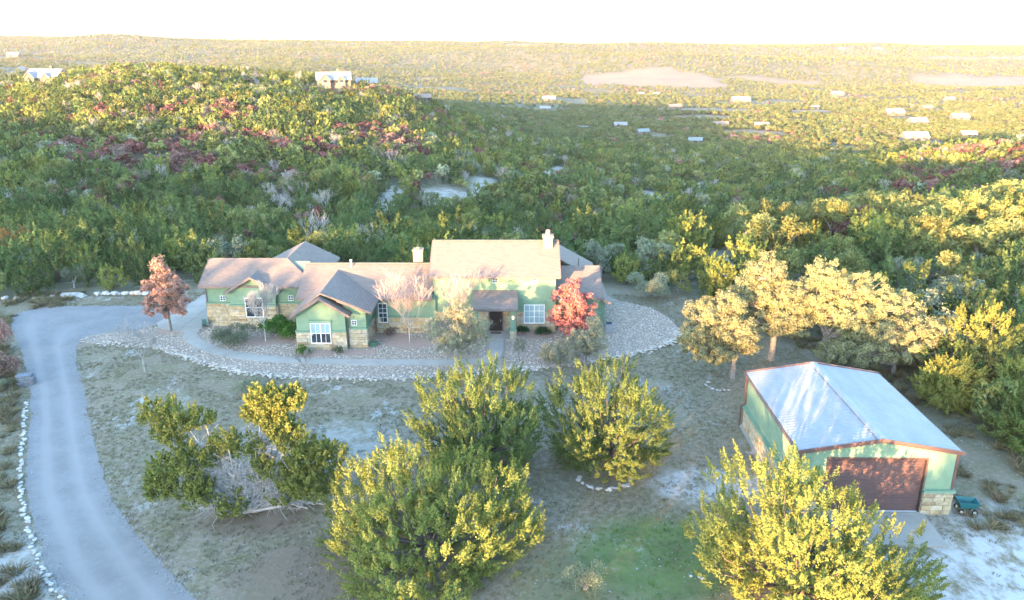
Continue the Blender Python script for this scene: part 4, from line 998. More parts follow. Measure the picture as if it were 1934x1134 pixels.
# things round the house
ac = thing('air_conditioner', 'grey-blue air conditioning unit on the gravel right of the house', 'air conditioner', (8.95, 67.6, 0))
MB().box(-.42, .42, -.42, .42, .0, .08).build('base_slab', M['concrete'], ac); MB().box(-.38, .38, -.38, .38, .08, .92).build('casing', M['ac'], ac)
for i in range(9): MB().box(-.39, .39, -.392, -.38, .16 + i * .08, .19 + i * .08).build('louvre', M['metal_grey'], ac)
MB().cyl((0, 0), .30, .92, .97, 20).build('fan_guard', M['dark'], ac)
hr = thing('hose_reel', 'dark green hose reel on the gravel at the left wing corner', 'hose reel', (-28.95, 69.0, .02), .4)
MB().wheel((0, .45), .34, -.16, .16, 18).build('hose_coil', M['hose'], hr)
for x in (-.2, .2): MB().wheel((0, .45), .38, x - .015, x + .015, 18).build('reel_disc', M['hose'], hr); MB().bar((x * 1.1, -.25, 0), (x * 1.1, 0, .45), .04).bar((x * 1.1, .25, 0), (x * 1.1, 0, .45), .04).build('stand', M['dark'], hr)
bx_ = thing('hose_box', 'small green plastic box beside the front wing side wall', 'box', (-12.2, 64.15, .02))
MB().box(-.28, .28, -.2, .2, 0, .32).build('box_body', M['hose'], bx_); MB().box(-.31, .31, -.23, .23, .32, .38).build('lid', M['hose'], bx_)
mt_ = tag(MB().box(-.48, .48, -.22, .22, 0, .03).box(-.44, .44, -.18, .18, .03, .036).build('doormat', plain('coir_mat', (.11, .07, .05), .95, .2, 20), None, (-1.5, 67.15, .12)), 'brown doormat lying before the front door', 'doormat')

# ------------------------------------------------------------------ the garage
gar = thing('garage', 'green steel garage with white ribbed roof and brown roll-up door', 'garage', (16.0, 38.36, 0), -.018)
GW, GL, GH, GR = 8.62, 10.6, 3.92, 4.62
D0, D1, DH = 1.58, 6.98, 3.42
gw = MB()
gw.prism_y(0, .18, [(0, -.1), (D0, -.1), (D0, GH + .02 + (GR - GH) * D0 / 4.31), (0, GH)])
gw.prism_y(0, .18, [(D1, -.1), (GW, -.1), (GW, GH), (D1, GH + (GR - GH) * (GW - D1) / 4.31)])
gw.prism_y(.001, .179, [(D0, DH), (D1, DH), (D1, GH + (GR - GH) * (GW - D1) / 4.31), (GW / 2, GR), (D0, GH + .02 + (GR - GH) * D0 / 4.31)])
front = gw.build('front_wall', M['green'], gar)
SD0, SD1 = 1.35, 2.35
lw = MB().box(0, .18, .18, SD0, -.1, GH).box(0, .18, SD1, GL, -.1, GH).box(.001, .179, SD0, SD1, 2.25, GH).build('side_wall', M['green'], gar)
MB().box(GW - .18, GW, .18, GL, -.1, GH).build('side_wall', M['green'], gar)
MB().prism_y(GL - .15, GL, [(.18, -.1), (GW - .18, -.1), (GW - .18, GH), (GW / 2, GR), (.18, GH)]).build('rear_wall', M['green'], gar)
for (a, b) in ((SD1 + .08, GL), (.0, SD0 - .08)):
    MB().box(-.06, .03, a, b, -.1, 1.42).build('stone_base', M['mortar'], lw); cladding(lw, (-.09, b), (0, -1), b - a, -.02, 1.42)
    MB().box(-.26, .03, a - .02, b + .05, 1.42, 1.56).build('trim_ledge', M['trim_green'], lw)
for (a, b) in ((D1 + .05, GW + .09), (-.09, D0 - .05)):
    MB().box(a, b, -.06, .03, -.1, 1.42).build('stone_base', M['mortar'], front); cladding(front, (a, -.09), (1, 0), b - a, -.02, 1.42)
    MB().box(a - .04, b + .06, -.24, .03, 1.42, 1.56).build('trim_ledge', M['trim_green'], front)
MB().box(GW - .03, GW + .06, 0, GL, -.1, 1.42).build('stone_base', M['mortar'], gar); MB().box(GW - .03, GW + .2, 0, GL, 1.42, 1.56).build('trim_ledge', M['trim_green'], gar)
MB().box(-.35, .10, -.1, GL + .1, -.1, .03).build('footing', M['concrete'], gar)
rd = MB().box(D0, D1, .20, .22, .02, DH).build('roll_up_door', M['brown'], gar)
NSL = 34; hs = (DH - .04) / NSL
sm = MB().prism_x(0, D1 - D0 - .04, [(.0, .004), (-.03, hs * .25), (-.03, hs * .75), (.0, hs - .004), (.02, hs - .004), (.02, .004)]).v
slat_me = MB().prism_x(0, D1 - D0 - .04, [(.02, .004), (.0, .004), (-.035, hs * .28), (-.035, hs * .72), (.0, hs - .004), (.02, hs - .004)][::-1])
slat_me = py_mesh('slat', slat_me.v, slat_me.f, M['brown_slat'])
for i in range(NSL): obj('slat', slat_me, rd, (D0 + .02, .17, .03 + hs * i))
MB().box(D0 - .1, D0, -.02, .18, .0, DH + .1).box(D1, D1 + .1, -.02, .18, 0, DH + .1).box(D0, D1, -.021, .18, DH, DH + .1).build('door_trim', M['brown'], rd)
MB().box(D0, D1, .12, .2, .0, .06).build('bottom_seal', M['white'], rd)
sd = MB().box(.05, .10, SD0 + .05, SD1 - .05, .05, 2.2).build('side_door', M['brown'], gar)
MB().box(-.03, .12, SD0, SD0 + .06, 0, 2.25).box(-.03, .12, SD1 - .06, SD1, 0, 2.25).box(-.031, .12, SD0 + .06, SD1 - .06, 2.19, 2.25).build('door_frame', M['brown'], sd)
MB().cyl((-.0, SD0 + .2), .04, 1.0, 1.08, 8).build('door_knob', M['metal_grey'], sd); MB().cyl((-.0, SD0 + .2), .035, 1.2, 1.26, 8).build('deadbolt', M['metal_grey'], sd)
def roof_metal():
    k = Nodes('ribbed_steel'); p = k.pos(); a = k.noise(p, 1.2, 6, .7, (1, .25, 1)); b = k.noise(p, .35, 4, .6)
    c = k.mix(k.step(a, .35, .7), (.195, .200, .208), (.235, .238, .242)); c = k.mix(k.math('MULTIPLY', k.step(b, .5, .7), .4), c, (.165, .17, .18))
    k.principled(c, .6, .35, 0.); return k.m
M['roof_metal'] = roof_metal()
NP = 12; pw = (GL + .30) / NP
def panel_mesh(left):
    prof = []; n = 3
    for i in range(n):
        y = pw * i / n; q = pw / n
        prof += [(y, 0), (y + q * .55, 0), (y + q * .66, .016), (y + q * .84, .016), (y + q * .95, 0)]
    prof.append((pw - .002, 0)); x0, x1, za, zb = (-.16, GW / 2, GH + .06 - .16 * .162, GR + .06) if left else (GW / 2, GW + .16, GR + .06, GH + .06 - .16 * .162)
    V = [(x0, y, za + z) for y, z in prof] + [(x1, y, zb + z) for y, z in prof]; m = len(prof)
    F = [(i, i + m, i + m + 1, i + 1) for i in range(m - 1)]; F2 = []
    V += [(x, y, z - .03) for x, y, z in V]; F2 = [tuple(j + 2 * m for j in reversed(f)) for f in F]
    side = [(i + 1, i + 1 + 2 * m, i + 2 * m, i) for i in range(m - 1)] + [(m + i, m + i + 2 * m, m + i + 1 + 2 * m, m + i + 1) for i in range(m - 1)]
    me = py_mesh('roof_panel', V, [tuple(reversed(f)) for f in F] + [tuple(reversed(f)) for f in F2] + side, M['roof_metal']); return me
rfm = MB().box(.1, .2, .2, GL - .2, GH - .2, GH - .02).box(GW - .2, GW - .1, .2, GL - .2, GH - .2, GH - .02).build('roof', M['metal_grey'], gar)
for left in (True, False):
    pm = panel_mesh(left)
    for i in range(NP): obj('roof_panel', pm, rfm, (0, -.15 + pw * i, 0))
MB().prism_y(-.16, GL + .16, [(GW / 2 - .26, GR + .075), (GW / 2, GR + .12), (GW / 2 + .26, GR + .075), (GW / 2 + .26, GR + .095), (GW / 2, GR + .145), (GW / 2 - .26, GR + .095)][::1]).build('ridge_cap', M['roof_metal'], rfm)
for y in (-.20, GL + .20):
    for x0, x1, z0, z1 in ((-.2, GW / 2, GH - .03, GR + .02), (GW / 2, GW + .2, GR + .02, GH - .03)):
        MB().bar((x0, y, z0 + .02), (x1, y, z1 + .02), .07, .24).build('rake_trim', M['brown'], rfm)
for x in (-.22, GW + .22): MB().box(x - .06, x + .06, -.2, GL + .2, GH - .14, GH - .02).build('gutter', M['brown'], rfm)
for x, y in ((-.01, -.012), (GW + .01, -.012)): MB().box(x - .07, x + .07, y - .03, y + .08, 1.56, GH - .02).build('corner_trim', M['brown'], gar)
MB().bar((-.22, GL - .05, GH - .1), (-.10, GL - .05, 1.75), .10).bar((-.10, GL - .05, 1.75), (-.36, GL - .05, 1.5), .10).bar((-.36, GL - .05, 1.5), (-.36, GL - .05, .05), .10).build('downspout', M['brown'], gar)
# dump cart
ct = thing('garden_cart', 'teal steel garden dump cart on the bare soil beside the garage', 'garden cart', (25.75, 38.35, 0), -.12); ct.scale = (.9, .9, .9)
tub = MB(); A = [(-.45, -.32, .48), (.42, -.32, .48), (.42, .32, .48), (-.45, .32, .48)]; B = [(-.62, -.42, .86), (.66, -.42, .82), (.66, .42, .82), (-.62, .42, .86)]; Ci = [(-.58, -.38, .85), (.62, -.38, .81), (.62, .38, .81), (-.58, .38, .85)]; Di = [(-.42, -.29, .52), (.39, -.29, .52), (.39, .29, .52), (-.42, .29, .52)]
tub.add(A + B + Ci + Di, [(3, 2, 1, 0)] + [(i, (i + 1) % 4, (i + 1) % 4 + 4, i + 4) for i in range(4)] + [(i + 4, (i + 1) % 4 + 4, (i + 1) % 4 + 8, i + 8) for i in range(4)] + [(i + 8, (i + 1) % 4 + 8, (i + 1) % 4 + 12, i + 12) for i in range(4)] + [(12, 13, 14, 15)])
tub.build('tub', M['teal'], ct)
MB().bar((-.5, -.2, .40), (.5, -.2, .40), .05).bar((-.5, .2, .40), (.5, .2, .40), .05).bar((-.4, -.3, .24), (-.4, .3, .24), .05).bar((.38, -.3, .24), (.38, .3, .24), .05).bar((-.4, -.2, .24), (-.4, -.2, .45), .04).bar((.38, -.2, .24), (.38, -.2, .45), .04).bar((-.4, -.2, .24), (.1, -.2, .4), .03).build('chassis', M['teal'], ct)
for x in (-.4, .38):
    for y in (-.34, .34):
        w_ = obj('wheel', py_mesh('tyre', *(lambda m: (m.v, m.f))(MB().wheel((0, 0), .19, -.045, .045, 16)), M['dark']), ct, (x, y, .19), math.pi / 2)
        obj('rim', py_mesh('rim', *(lambda m: (m.v, m.f))(MB().wheel((0, 0), .095, -.055, .055, 12)), M['white']), w_)
MB().bar((.5, 0, .40), (.98, .05, .14), .035).bar((.94, -.08, .14), (1.02, .18, .14), .03).build('handle', M['dark'], ct)

# ------------------------------------------------------------------ rocks
def rock_mesh(seed, flat=.7):
    import bmesh
    bm = bmesh.new(); bmesh.ops.create_icosphere(bm, subdivisions=1, radius=.5); rng = rng_(seed)
    for v in bm.verts: v.co = v.co * float(rng.uniform(.72, 1.15)); v.co.z *= flat
    me = bpy.data.meshes.new('rock'); bm.to_mesh(me); bm.free(); return me
M['limestone'] = plain('limestone_rock', (.40, .375, .34), .95, .2, 3, .1, bump=.3); M['river'] = plain('river_stone', (.365, .300, .235), .9, .3, 3, .15)
M['river_b'] = plain('river_stone_grey', (.25, .205, .165), .9, .3, 3, .15); M['river_c'] = plain('river_stone_pale', (.43, .375, .31), .9, .2, 3, .15)
ROCKS = [rock_mesh(i, .75) for i in range(5)]
for m in ROCKS: m.materials.append(M['limestone'])
rk = random.Random(3)
def edging(line, step, size, label, group, off=-.35):
    a = np.array(line); d = np.r_[0, np.cumsum(np.hypot(*np.diff(a, axis=0).T))]; s = 0.
    while s < d[-1]:
        x, y = np.interp(s, d, a[:, 0]), np.interp(s, d, a[:, 1]); z_ = rk.uniform(*size); x += off + rk.uniform(-.12, .12); y += rk.uniform(-.1, .1)
        o = obj('limestone_rock', rk.choice(ROCKS), None, (x, y, tz(x, y) + z_ * .18), rk.uniform(0, 6.28), (z_ * rk.uniform(.9, 1.5), z_, z_ * rk.uniform(.7, 1.0)))
        tag(o, label, 'rock', group); s += step * rk.uniform(.75, 1.3)
edging(smooth_line(DL[4:11], 6), .34, (.18, .36), 'white limestone rock in the row edging the gravel drive', 'rocks edging the drive')
edging([(-44.2, 79.2), (-42.0, 79.4), (-39.5, 79.4), (-36.0, 79.2)], .42, (.45, .95), 'white boulder in the row behind the turning circle', 'boulders behind the turning circle', 0)
edging([(-54, 77.6), (-50.5, 77.8), (-47.5, 77.9)], .95, (.35, .9), 'pale rock on the bank at the far left of the turning circle', 'rocks on the bank', 0)
edging([(-39.2, 53.4), (-38.0, 53.9)], .4, (.3, .6), 'white rock under the autumn bush by the drive', 'rocks under the autumn bush', 0)
edging([(5.7 + 1.6 * math.cos(t), 41.9 + 1.25 * math.sin(t)) for t in np.linspace(3.0, 6.4, 24)], .23, (.2, .36), 'limestone rock in the ring under the rounded juniper', 'rocks ringing the rounded juniper', 0)
edging([(16.3 + 1.1 * math.cos(t), 55.7 + 1.0 * math.sin(t)) for t in np.linspace(2.6, 5.4, 12)], .3, (.2, .4), 'pale rock ringing the oak trunk behind the garage', 'rocks at the oak trunk', 0)
edging([(9.0, 32.6), (9.6, 32.5)], .22, (.14, .24), 'small white rock lying on the green lawn', 'small rocks on the lawn', 0)
bank = thing('soil_mound', 'pale heap of soil and rubble behind the drive turning circle', 'mound', (-46.6, 78.6, 0))
ms_ = rng_(8); me_ = rock_mesh(40, .35); me_.materials.append(plain('pale_soil', (.36, .33, .29), .95, .25, 2, .1, bump=.5)); ob = obj('heap', me_, bank, (0, 0, .1)); ob.scale = (3.6, 1.6, 2.2)
# river stones of the bed
ax_, ay_ = jgrid(-39, 16, 56.6, 80, .235, .45)
inb = pts_in_poly(ax_, ay_, bed_poly) & ~pts_in_poly(ax_, ay_, walk_poly) & ~pts_in_poly(ax_, ay_, apron) & ~((ax_ > -2.3) & (ax_ < -.5) & (ay_ > 60) & (ay_ < 66.5))
for x, y, a, b in rings: inb &= ~(((ax_ - x) / a) ** 2 + ((ay_ - y) / b) ** 2 < .92)
inb &= ~((ax_ > -28.6) & (ax_ < 8.2) & (ay_ > 69.2)) & ~((ax_ > -18.7) & (ax_ < -12.7) & (ay_ > 63.4)) & ~((ax_ > -12.7) & (ax_ < 4) & (ay_ > 67.7)) & ~((ax_ > -3.6) & (ax_ < .5) & (ay_ > 65.6))
ax_, ay_ = ax_[inb], ay_[inb]; n_ = len(ax_)
ea = np.array(smooth_line([(15.7, 68.1), (14.7, 65.7), (12.2, 63.4), (9.2, 61.7), (5.9, 60.3), (2.3, 59.1), (-1.2, 58.5), (-6.2, 57.4), (-11.2, 57.0), (-15.5, 57.2), (-19.0, 57.6), (-22.3, 58.5), (-24.9, 59.8), (-28.4, 61.9), (-31.6, 64.0), (-36.7, 64.6)], 24))
e3 = np.repeat(ea, 3, 0) + rg.normal(size=(len(ea) * 3, 2)) * .28
px_ = np.r_[ax_, e3[:, 0]]; py_ = np.r_[ay_, e3[:, 1]]; n2 = len(px_)
sz_ = np.r_[rg.uniform(.07, .20, n_), rg.uniform(.10, .28, len(e3))]
kk = ['river_stone_%d' % (0 if q < .5 else 1 if q < .68 else 2) for q in rg.random(n_)] + ['river_stone_%d' % (2 if q < .7 else 0) for q in rg.random(len(e3))]
# a run of dark leaf litter and wet stones along the ditch left of centre
srcs = {}
for i, m in enumerate((M['river'], M['river_b'], M['river_c'])):
    me = rock_mesh(60 + i, .6); me.materials.append(m); srcs['river_stone_%d' % i] = bpy.data.objects.new('river_stone_%d' % i, me)
ro = np.zeros((n2, 3)); ro[:, 2] = rg.uniform(0, 6.28, n2)
scatter('river_stones', np.stack([px_, py_, .012 + sz_ * .12], 1), kk, list(srcs), srcs, ro, np.stack([sz_ * rg.uniform(.9, 1.5, n2), sz_, sz_ * rg.uniform(.6, 1, n2)], 1), 'tan and white river stones filling the beds round the house', 'stones')

# a few that stand out of the wood
for key, x, y, sc_, nm, lab in (('redoak_0', 7.5, 112, 1.5, 'red_oak_tree', 'pinkish tree rising above the wood behind the tall roof'), ('redoak_1', 9.6, 110, 1.1, 'red_oak_tree', 'dull red tree right of the pinkish one behind the tall roof'), ('bare_1', -21.5, 112, 1.35, 'leafless_tree', 'pale fan-shaped bare tree above the wood behind the middle roof'),
                               ('redoak_0', 33.5, 101, 1.2, 'red_oak_tree', 'orange-pink tree beyond the oaks right of the house'), ('greyoak_0', 16.5, 90, 1.3, 'grey_leaved_tree', 'large grey-green tree behind the right end of the house'), ('greyoak_0', 10.8, 91, 1.25, 'grey_leaved_tree', 'grey-green tree just behind the right wing roof')):
    (c, t), *_r = KIND[key]; plant(nm, lab, 'tree', c, t, x, y, None, x, sc_)

# ------------------------------------------------------------------ the trees of the yard
for sd_, h, r, npl, x, y, leaf, lean, op, lab in (
        (501, 7.5, 4.2, 140, -1.9, 43.6, 'juniper_yard', .5, .02, 'big rounded juniper in mid yard with sunlit top left of centre'),
        (502, 7.4, 4.1, 140, 6.1, 43.4, 'juniper_yard', .55, .02, 'rounded juniper ringed by limestone rocks in the middle of the yard'),
        (503, 6.3, 5.6, 150, -4.3, 34.3, 'juniper_yard_b', .40, .03, 'largest shaded juniper at the bottom edge with few lit tips'),
        (504, 8.0, 5.2, 150, 13.6, 30.8, 'juniper_yard_b', .50, .05, 'bright sunlit juniper in front of the garage door')):
    L, S = juniper(sd_, h, r, npl, int(1.9 * r + .5), 92, .057, .78, .25, op, lean, fl=.72, skew=.38 if sd_ == 504 else 0.); c, t = two_part('jun', L, S, M[leaf], M['bark'], 6)
    plant('juniper_tree', lab, 'juniper', c, t, x, y)
# the straggly one: bare limbs spreading from a clump with foliage only at their ends
rng = rng_(505); SS = []; CC = []; AX = []
ends = [(-1.6, .3, 3.4, .8, 30), (.4, .5, 3.6, .9, 36), (3.0, .2, 4.4, .9, 50), (-3.2, -.2, 3.6, .9, 50), (-4.6, .2, 4.6, .7, 34), (1.0, .8, 5.6, .7, 40), (3.4, -.3, 2.4, 1.0, 50), (-5.3, .8, 5.6, 1.0, 60), (-3.8, .6, 5.4, .8, 50), (-2.6, 1.0, 5.0, .55, 16), (-4.0, -.8, 2.9, 1.3, 90), (-2.6, -1.2, 1.9, .9, 60), (-.9, 0, 4.4, .6, 26), (1.6, .6, 6.6, .8, 80), (2.8, 1.0, 6.4, .8, 70), (2.2, .4, 5.2, .8, 60), (3.6, .4, 3.3, 1.2, 80), (5.0, .6, 3.2, .9, 60), (4.2, -.6, 1.7, 1.0, 60), (1.4, -.4, 2.9, .7, 34), (-.7, -1.0, 1.0, .8, 34), (2.3, -.6, 1.3, .7, 24), (5.0, 1.0, 1.6, .7, 30), (-5.2, -.4, 1.7, .8, 40)]
for x, y, z, w, n in ends:
    x *= .88; n = int(n * 1.15)
    e = np.array([x, y, z]); m_ = e * .5 + np.array([0, 0, -.12 * z]) + rng.normal(size=3) * .2
    SS += [(np.array([x * .03, y * .03, 0]), m_ * .5, .14, .10), (m_ * .5, m_, .10, .075), (m_, e, .075, .03)]
    for _ in range(n):
        c0 = e + unit(rng.normal(size=3)) * w * rng.random() ** .5 * np.array([1.15, 1, .8]); ax = unit(np.array([0, 0, .8]) + unit(c0 - e) * .6); nn = 46; u = rng.random(nn)
        CC.append(c0 + ax * (u * .6)[:, None] + unit(rng.normal(size=(nn, 3))) * (.2 * (1.1 - u))[:, None]); AX.append(np.repeat(ax[None], nn, 0))
    for _ in range(34):        # dead grey twigs
        p0 = m_ + (e - m_) * rng.random() * .7 + rng.normal(size=3) * .08; d = unit(rng.normal(size=3) + np.array([0, 0, .2])); p1 = p0 + d * rng.uniform(.4, 1.1)
        if p1[2] < .35: continue
        SS.append((p0, p1, .022, .012)); SS.append((p1, p1 + unit(d + rng.normal(size=3) * .6) * .5, .013, .009))
for _ in range(420):
    a = rng.uniform(0, 6.28); p0 = np.array([math.cos(a) * rng.uniform(.3, 2.8), math.sin(a) * rng.uniform(.2, 1.2), rng.uniform(.5, 2.8)]); d = unit(p0 + rng.normal(size=3)); p1 = p0 + d * rng.uniform(.4, .9); p1[2] = max(p1[2], .5); SS += [(p0, p1, .018, .012), (p1, p1 + unit(d + rng.normal(size=3) * .8) * .4, .012, .009)]
CC = np.concatenate(CC); AX = np.concatenate(AX)
t_ = np_mesh('stragglyjun_trunk', *tubes(SS, 4), [M['pale_bark']]); c_ = np_mesh('stragglyjun_crown', *leaf_quads(CC, .078 * rng.uniform(.7, 1.3, len(CC)), rng, .6, AX, .45), [M['juniper_yard_b']])
plant('straggly_juniper', 'open straggly juniper with grey dead limbs near the drive bend', 'juniper', c_, t_, -14.9, 38.4)
# cut branches lying beside it
for i in range(9):
    x, y, a = -13.2 + rk.uniform(-1.0, 1.2), 39.6 + rk.uniform(-.5, .6), rk.uniform(-.9, -.3); l = rk.uniform(1.2, 2.4)
    o = MB().bar((0, 0, .06 + .05 * (i % 3)), (l * .5, 0, .08 + .05 * (i % 3)), .09, .09).bar((l * .5, 0, .08 + .05 * (i % 3)), (l, .1, .12 + .04 * (i % 3)), .07, .07).build('cut_branch', M['pale_bark'], None, (x, y, 0), a)
    tag(o, 'grey cut branch in the heap beside the straggly juniper', 'branch', 'cut branches by the straggly juniper')

# live oaks behind the garage
OAKS = [(21.9, 61.0, 601, 2.2, .24, [(-1.2, 0, 7.9, 1.7, 1.5), (-2.1, .3, 5.8, 2.1, 1.7), (.6, -.4, 5.9, 2.0, 1.7), (-.4, -.8, 4.0, 2.7, 1.3), (-.2, 1.0, 5.0, 2.5, 1.7), (-2.6, 0, 3.6, 1.7, 1.1), (1.6, -.6, 3.6, 1.7, 1.1)], 'tall live oak behind the garage, the one with the highest crown'),
        (17.6, 57.2, 602, 1.8, .22, [(-2.4, 0, 5.3, 1.8, 1.3), (-.9, .5, 6.0, 1.5, 1.1), (-3.3, 0, 3.8, 1.6, 1.1), (-.4, -.3, 4.2, 1.9, 1.3), (-1.8, .4, 2.6, 2.5, 1.1), (.8, .3, 3.0, 1.5, 1.0)], 'live oak left of the garage, nearest the gravel bed'),
        (26.4, 61.2, 603, 2.0, .24, [(-.8, 0, 7.4, 1.8, 1.4), (1.0, 0, 6.2, 2.1, 1.5), (3.2, .4, 6.4, 1.5, 1.1), (3.8, 0, 4.9, 2.3, 1.3), (6.0, .3, 4.8, 1.7, 1.1), (.6, -.5, 4.4, 2.5, 1.4), (3.0, -1.2, 3.2, 2.5, 1.2), (-1.4, -.2, 5.4, 1.8, 1.4), (5.6, -.6, 3.2, 1.8, 1.0)], 'wide live oak behind the right half of the garage roof'),
        (30.6, 57.6, 604, 1.0, .16, [(0, 0, 3.0, 2.8, 1.6), (-2.4, -.4, 2.4, 2.2, 1.3), (2.2, .2, 3.4, 2.0, 1.5), (-4.6, .4, 2.0, 1.8, 1.1)], 'low shaded oak thicket against the right rear of the garage')]
for x, y, sd_, th, tr, lobes, lab in OAKS:
    L, S = cloud_tree(sd_, lobes, th, 90 * len(lobes), 9000 * len(lobes), .075, .40, tr, gap=.20); c, t = two_part('oak', L, S, M['oak_pale'], M['grey_bark'], 5); plant('live_oak_tree', lab, 'oak', c, t, x, y)
for i, (x, y, h, r, sd_, lab) in enumerate(((36.0, 55.5, 7.2, 3.4, 611, 'sunlit juniper right of the garage roof'), (41.5, 56.5, 6.6, 2.8, 612, 'partly lit juniper at the right edge of the picture'), (31.6, 51.8, 4.2, 2.2, 613, 'low olive juniper beside the rear corner of the garage'), (34.0, 45.5, 4.6, 2.4, 614, 'dark juniper right of the garage, above the cart'), (36.5, 50.0, 5.0, 2.6, 615, 'shaded juniper halfway down the right edge'))):
    L, S = juniper(sd_, h, r, 70, 7, 84, .066, .8, .27, .04, .7, fl=.8); c, t = two_part('jun', L, S, M['juniper_yard_b'] if i % 2 == 0 else M['juniper_yard'], M['bark'], 5); plant('juniper_tree', lab, 'juniper', c, t, x, y)

# trees and shrubs of the beds
L, S = cloud_tree(701, [(0, 0, 2.6, 2.3, 1.2), (.1, 0, 3.9, 2.1, 1.2), (-.2, 0, 5.1, 1.5, 1.1), (-.3, 0, 6.4, .85, 1.2)], 1.1, 230, 15000, .095, .34, .12, twigs=220); c, t = two_part('copper', L, S, M['copper'], M['grey_bark'], 5)
plant('copper_tree', 'copper-leaved tree with pale top beside the concrete apron', 'tree', c, t, -31.8, 68.1)
L, S = cloud_tree(702, [(0, 0, 2.0, 2.1, 1.1), (.1, 0, 3.1, 2.1, 1.1), (0, 0, 4.3, 1.75, 1.0), (-.1, 0, 5.2, 1.0, .9)], .8, 210, 17000, .095, .36, .12); c, t = two_part('redtree', L, S, M['red'], M['grey_bark'], 5)
plant('red_tree', 'flame red autumn tree at the right end of the house', 'tree', c, t, 5.3, 65.6)
def wispy(seed, lobes, th, n, ls, tr, leaf, bark):
    L, S = cloud_tree(seed, lobes, th, n // 45, n, ls, .38, tr, .26, (0, 0, 1), 120, .45, .2); return two_part('wispy', L, S, leaf, bark, 5)
c, t = wispy(711, [(0, 0, 2.5, 2.7, 1.2), (-.6, 0, 3.7, 2.3, 1.1), (1.2, .2, 3.4, 1.7, 1.0), (-.2, 0, 5.0, 1.5, .9)], 1.1, 15000, .105, .11, M['feather'], M['grey_bark']); plant('wispy_tree', 'grey-green feathery tree standing at the walk left of the front door', 'tree', c, t, -4.4, 59.8)
c, t = wispy(712, [(0, 0, 1.8, 1.7, 1.2), (.5, 0, 2.9, 1.2, 1.0), (-.9, 0, 2.6, 1.0, .9), (.5, 0, 3.8, .6, .6)], .6, 9000, .105, .08, M['feather'], M['grey_bark']); plant('wispy_tree', 'feathery grey-green tree in front of the red tree', 'tree', c, t, 6.2, 60.2)
c, t = wispy(713, [(0, 0, 1.3, 1.5, .9), (-.8, 0, .9, 1.2, .6)], .4, 5600, .105, .07, M['feather'], M['grey_bark']); plant('wispy_tree', 'lower feathery shrub left of the tree before the red tree', 'shrub', c, t, 3.9, 59.4)
c, t = wispy(714, [(0, 0, 1.6, .6, .7)], .9, 900, .09, .035, M['feather'], M['grey_bark']); plant('sapling', 'thin sapling right of the entry walk', 'sapling', c, t, .6, 60.6)
def bare(seed, h, r, th, bark, tr, depth=6, spread=.45, up=.3): return np_mesh('bare_trunk', *tubes(bare_tree(seed, h, r, th, depth, spread, up, tr)[0], 3), [bark])
plant('leafless_tree', 'leafless pale tree in the granite ring before the middle wing', 'tree', None, bare(721, 6.4, 2.7, 1.6, M['pink_bark'], .085), -9.1, 64.9, trunk_name='branches')
plant('leafless_tree', 'leafless tree rising behind the feathery tree by the entry', 'tree', None, bare(722, 6.6, 2.2, 1.4, M['pink_bark'], .075), -4.7, 64.2, trunk_name='branches')
plant('leafless_tree', 'slender leafless tree in front of the left wing window', 'tree', None, bare(723, 5.2, 1.4, 1.9, M['pale_bark'], .06, 6, .4, .3), -22.1, 65.3, trunk_name='branches')
plant('leafless_tree', 'small white-stemmed leafless tree alone on the lawn by the drive', 'tree', None, bare(724, 4.6, 1.9, 1.3, M['white_bark'], .07, 6, .6, .2), -29.8, 58.3, trunk_name='branches')
plant('leafless_shrub', 'small leafless shrub in the stones below the front gable', 'shrub', None, bare(725, 1.9, .8, .2, M['grey_bark'], .03, 5, .7, .1), -16.9, 58.8, trunk_name='branches')
def shrubs(name, label, seed, x, y, h, r, n, ls, leaf, aspect=.5, upm=.5, cat='shrub'):
    L, S = shrub(seed, h, r, n, ls, aspect, upm); c, t = two_part('shrub', L, S, leaf, M['grey_bark'], 4); return plant(name, label, cat, c, t, x, y, crown_name='foliage', trunk_name='stems')
shrubs('round_shrub', 'grey-green rounded shrub before the left wing', 731, -24.6, 64.6, 1.9, 1.7, 5200, .085, M['greygreen'], .35, .7)
shrubs('round_shrub', 'bright green dense shrub between the two front gables', 732, -20.6, 66.6, 2.1, 1.5, 5600, .085, M['bright'], .6, .3)
shrubs('small_shrub', 'low yellow-green shrub under the front gable window', 733, -17.9, 62.1, .85, .75, 1700, .06, M['bright'], .5, .4)
shrubs('small_shrub', 'tiny shrub at the right corner of the front gable', 734, -15.0, 62.4, .8, .42, 700, .06, M['greygreen'], .5, .4)
shrubs('grass_clump', 'dark grass clump nearest the porch column', 735, .95, 66.8, .95, .55, 900, .16, M['darkgrass'], .12, .75, 'grass clump')
shrubs('grass_clump', 'dark grass clump under the wide right-hand window', 736, 2.55, 66.8, .95, .6, 900, .16, M['darkgrass'], .12, .75, 'grass clump')
shrubs('small_shrub', 'dry brown shrub beneath the tall narrow window', 737, -11.2, 66.8, .8, .55, 800, .06, M['rust'], .4, .5)
shrubs('round_shrub', 'round grey-green shrub alone beyond the gravel bed', 738, 14.4, 79.0, 2.6, 1.9, 5200, .10, M['greygreen'], .4, .4)
shrubs('low_shrub', 'low grey-green shrub on the lawn below the walk', 739, -19.9, 54.6, 1.1, 1.2, 2200, .07, M['greygreen'], .3, .6)
shrubs('low_shrub', 'grey shrub at the bottom edge right of the largest juniper', 740, 3.6, 31.6, 1.5, 1.1, 2600, .06, M['greygreen'], .3, .6)
shrubs('autumn_bush', 'orange-pink autumn bush at the left edge beside the drive', 741, -44.4, 61.4, 4.4, 2.0, 5200, .10, M['copper'], .5, .3)
shrubs('autumn_bush', 'rusty shaded bush at the left edge above the stacked stones', 742, -40.9, 57.0, 2.4, 1.5, 3600, .09, M['rust'], .5, .3)
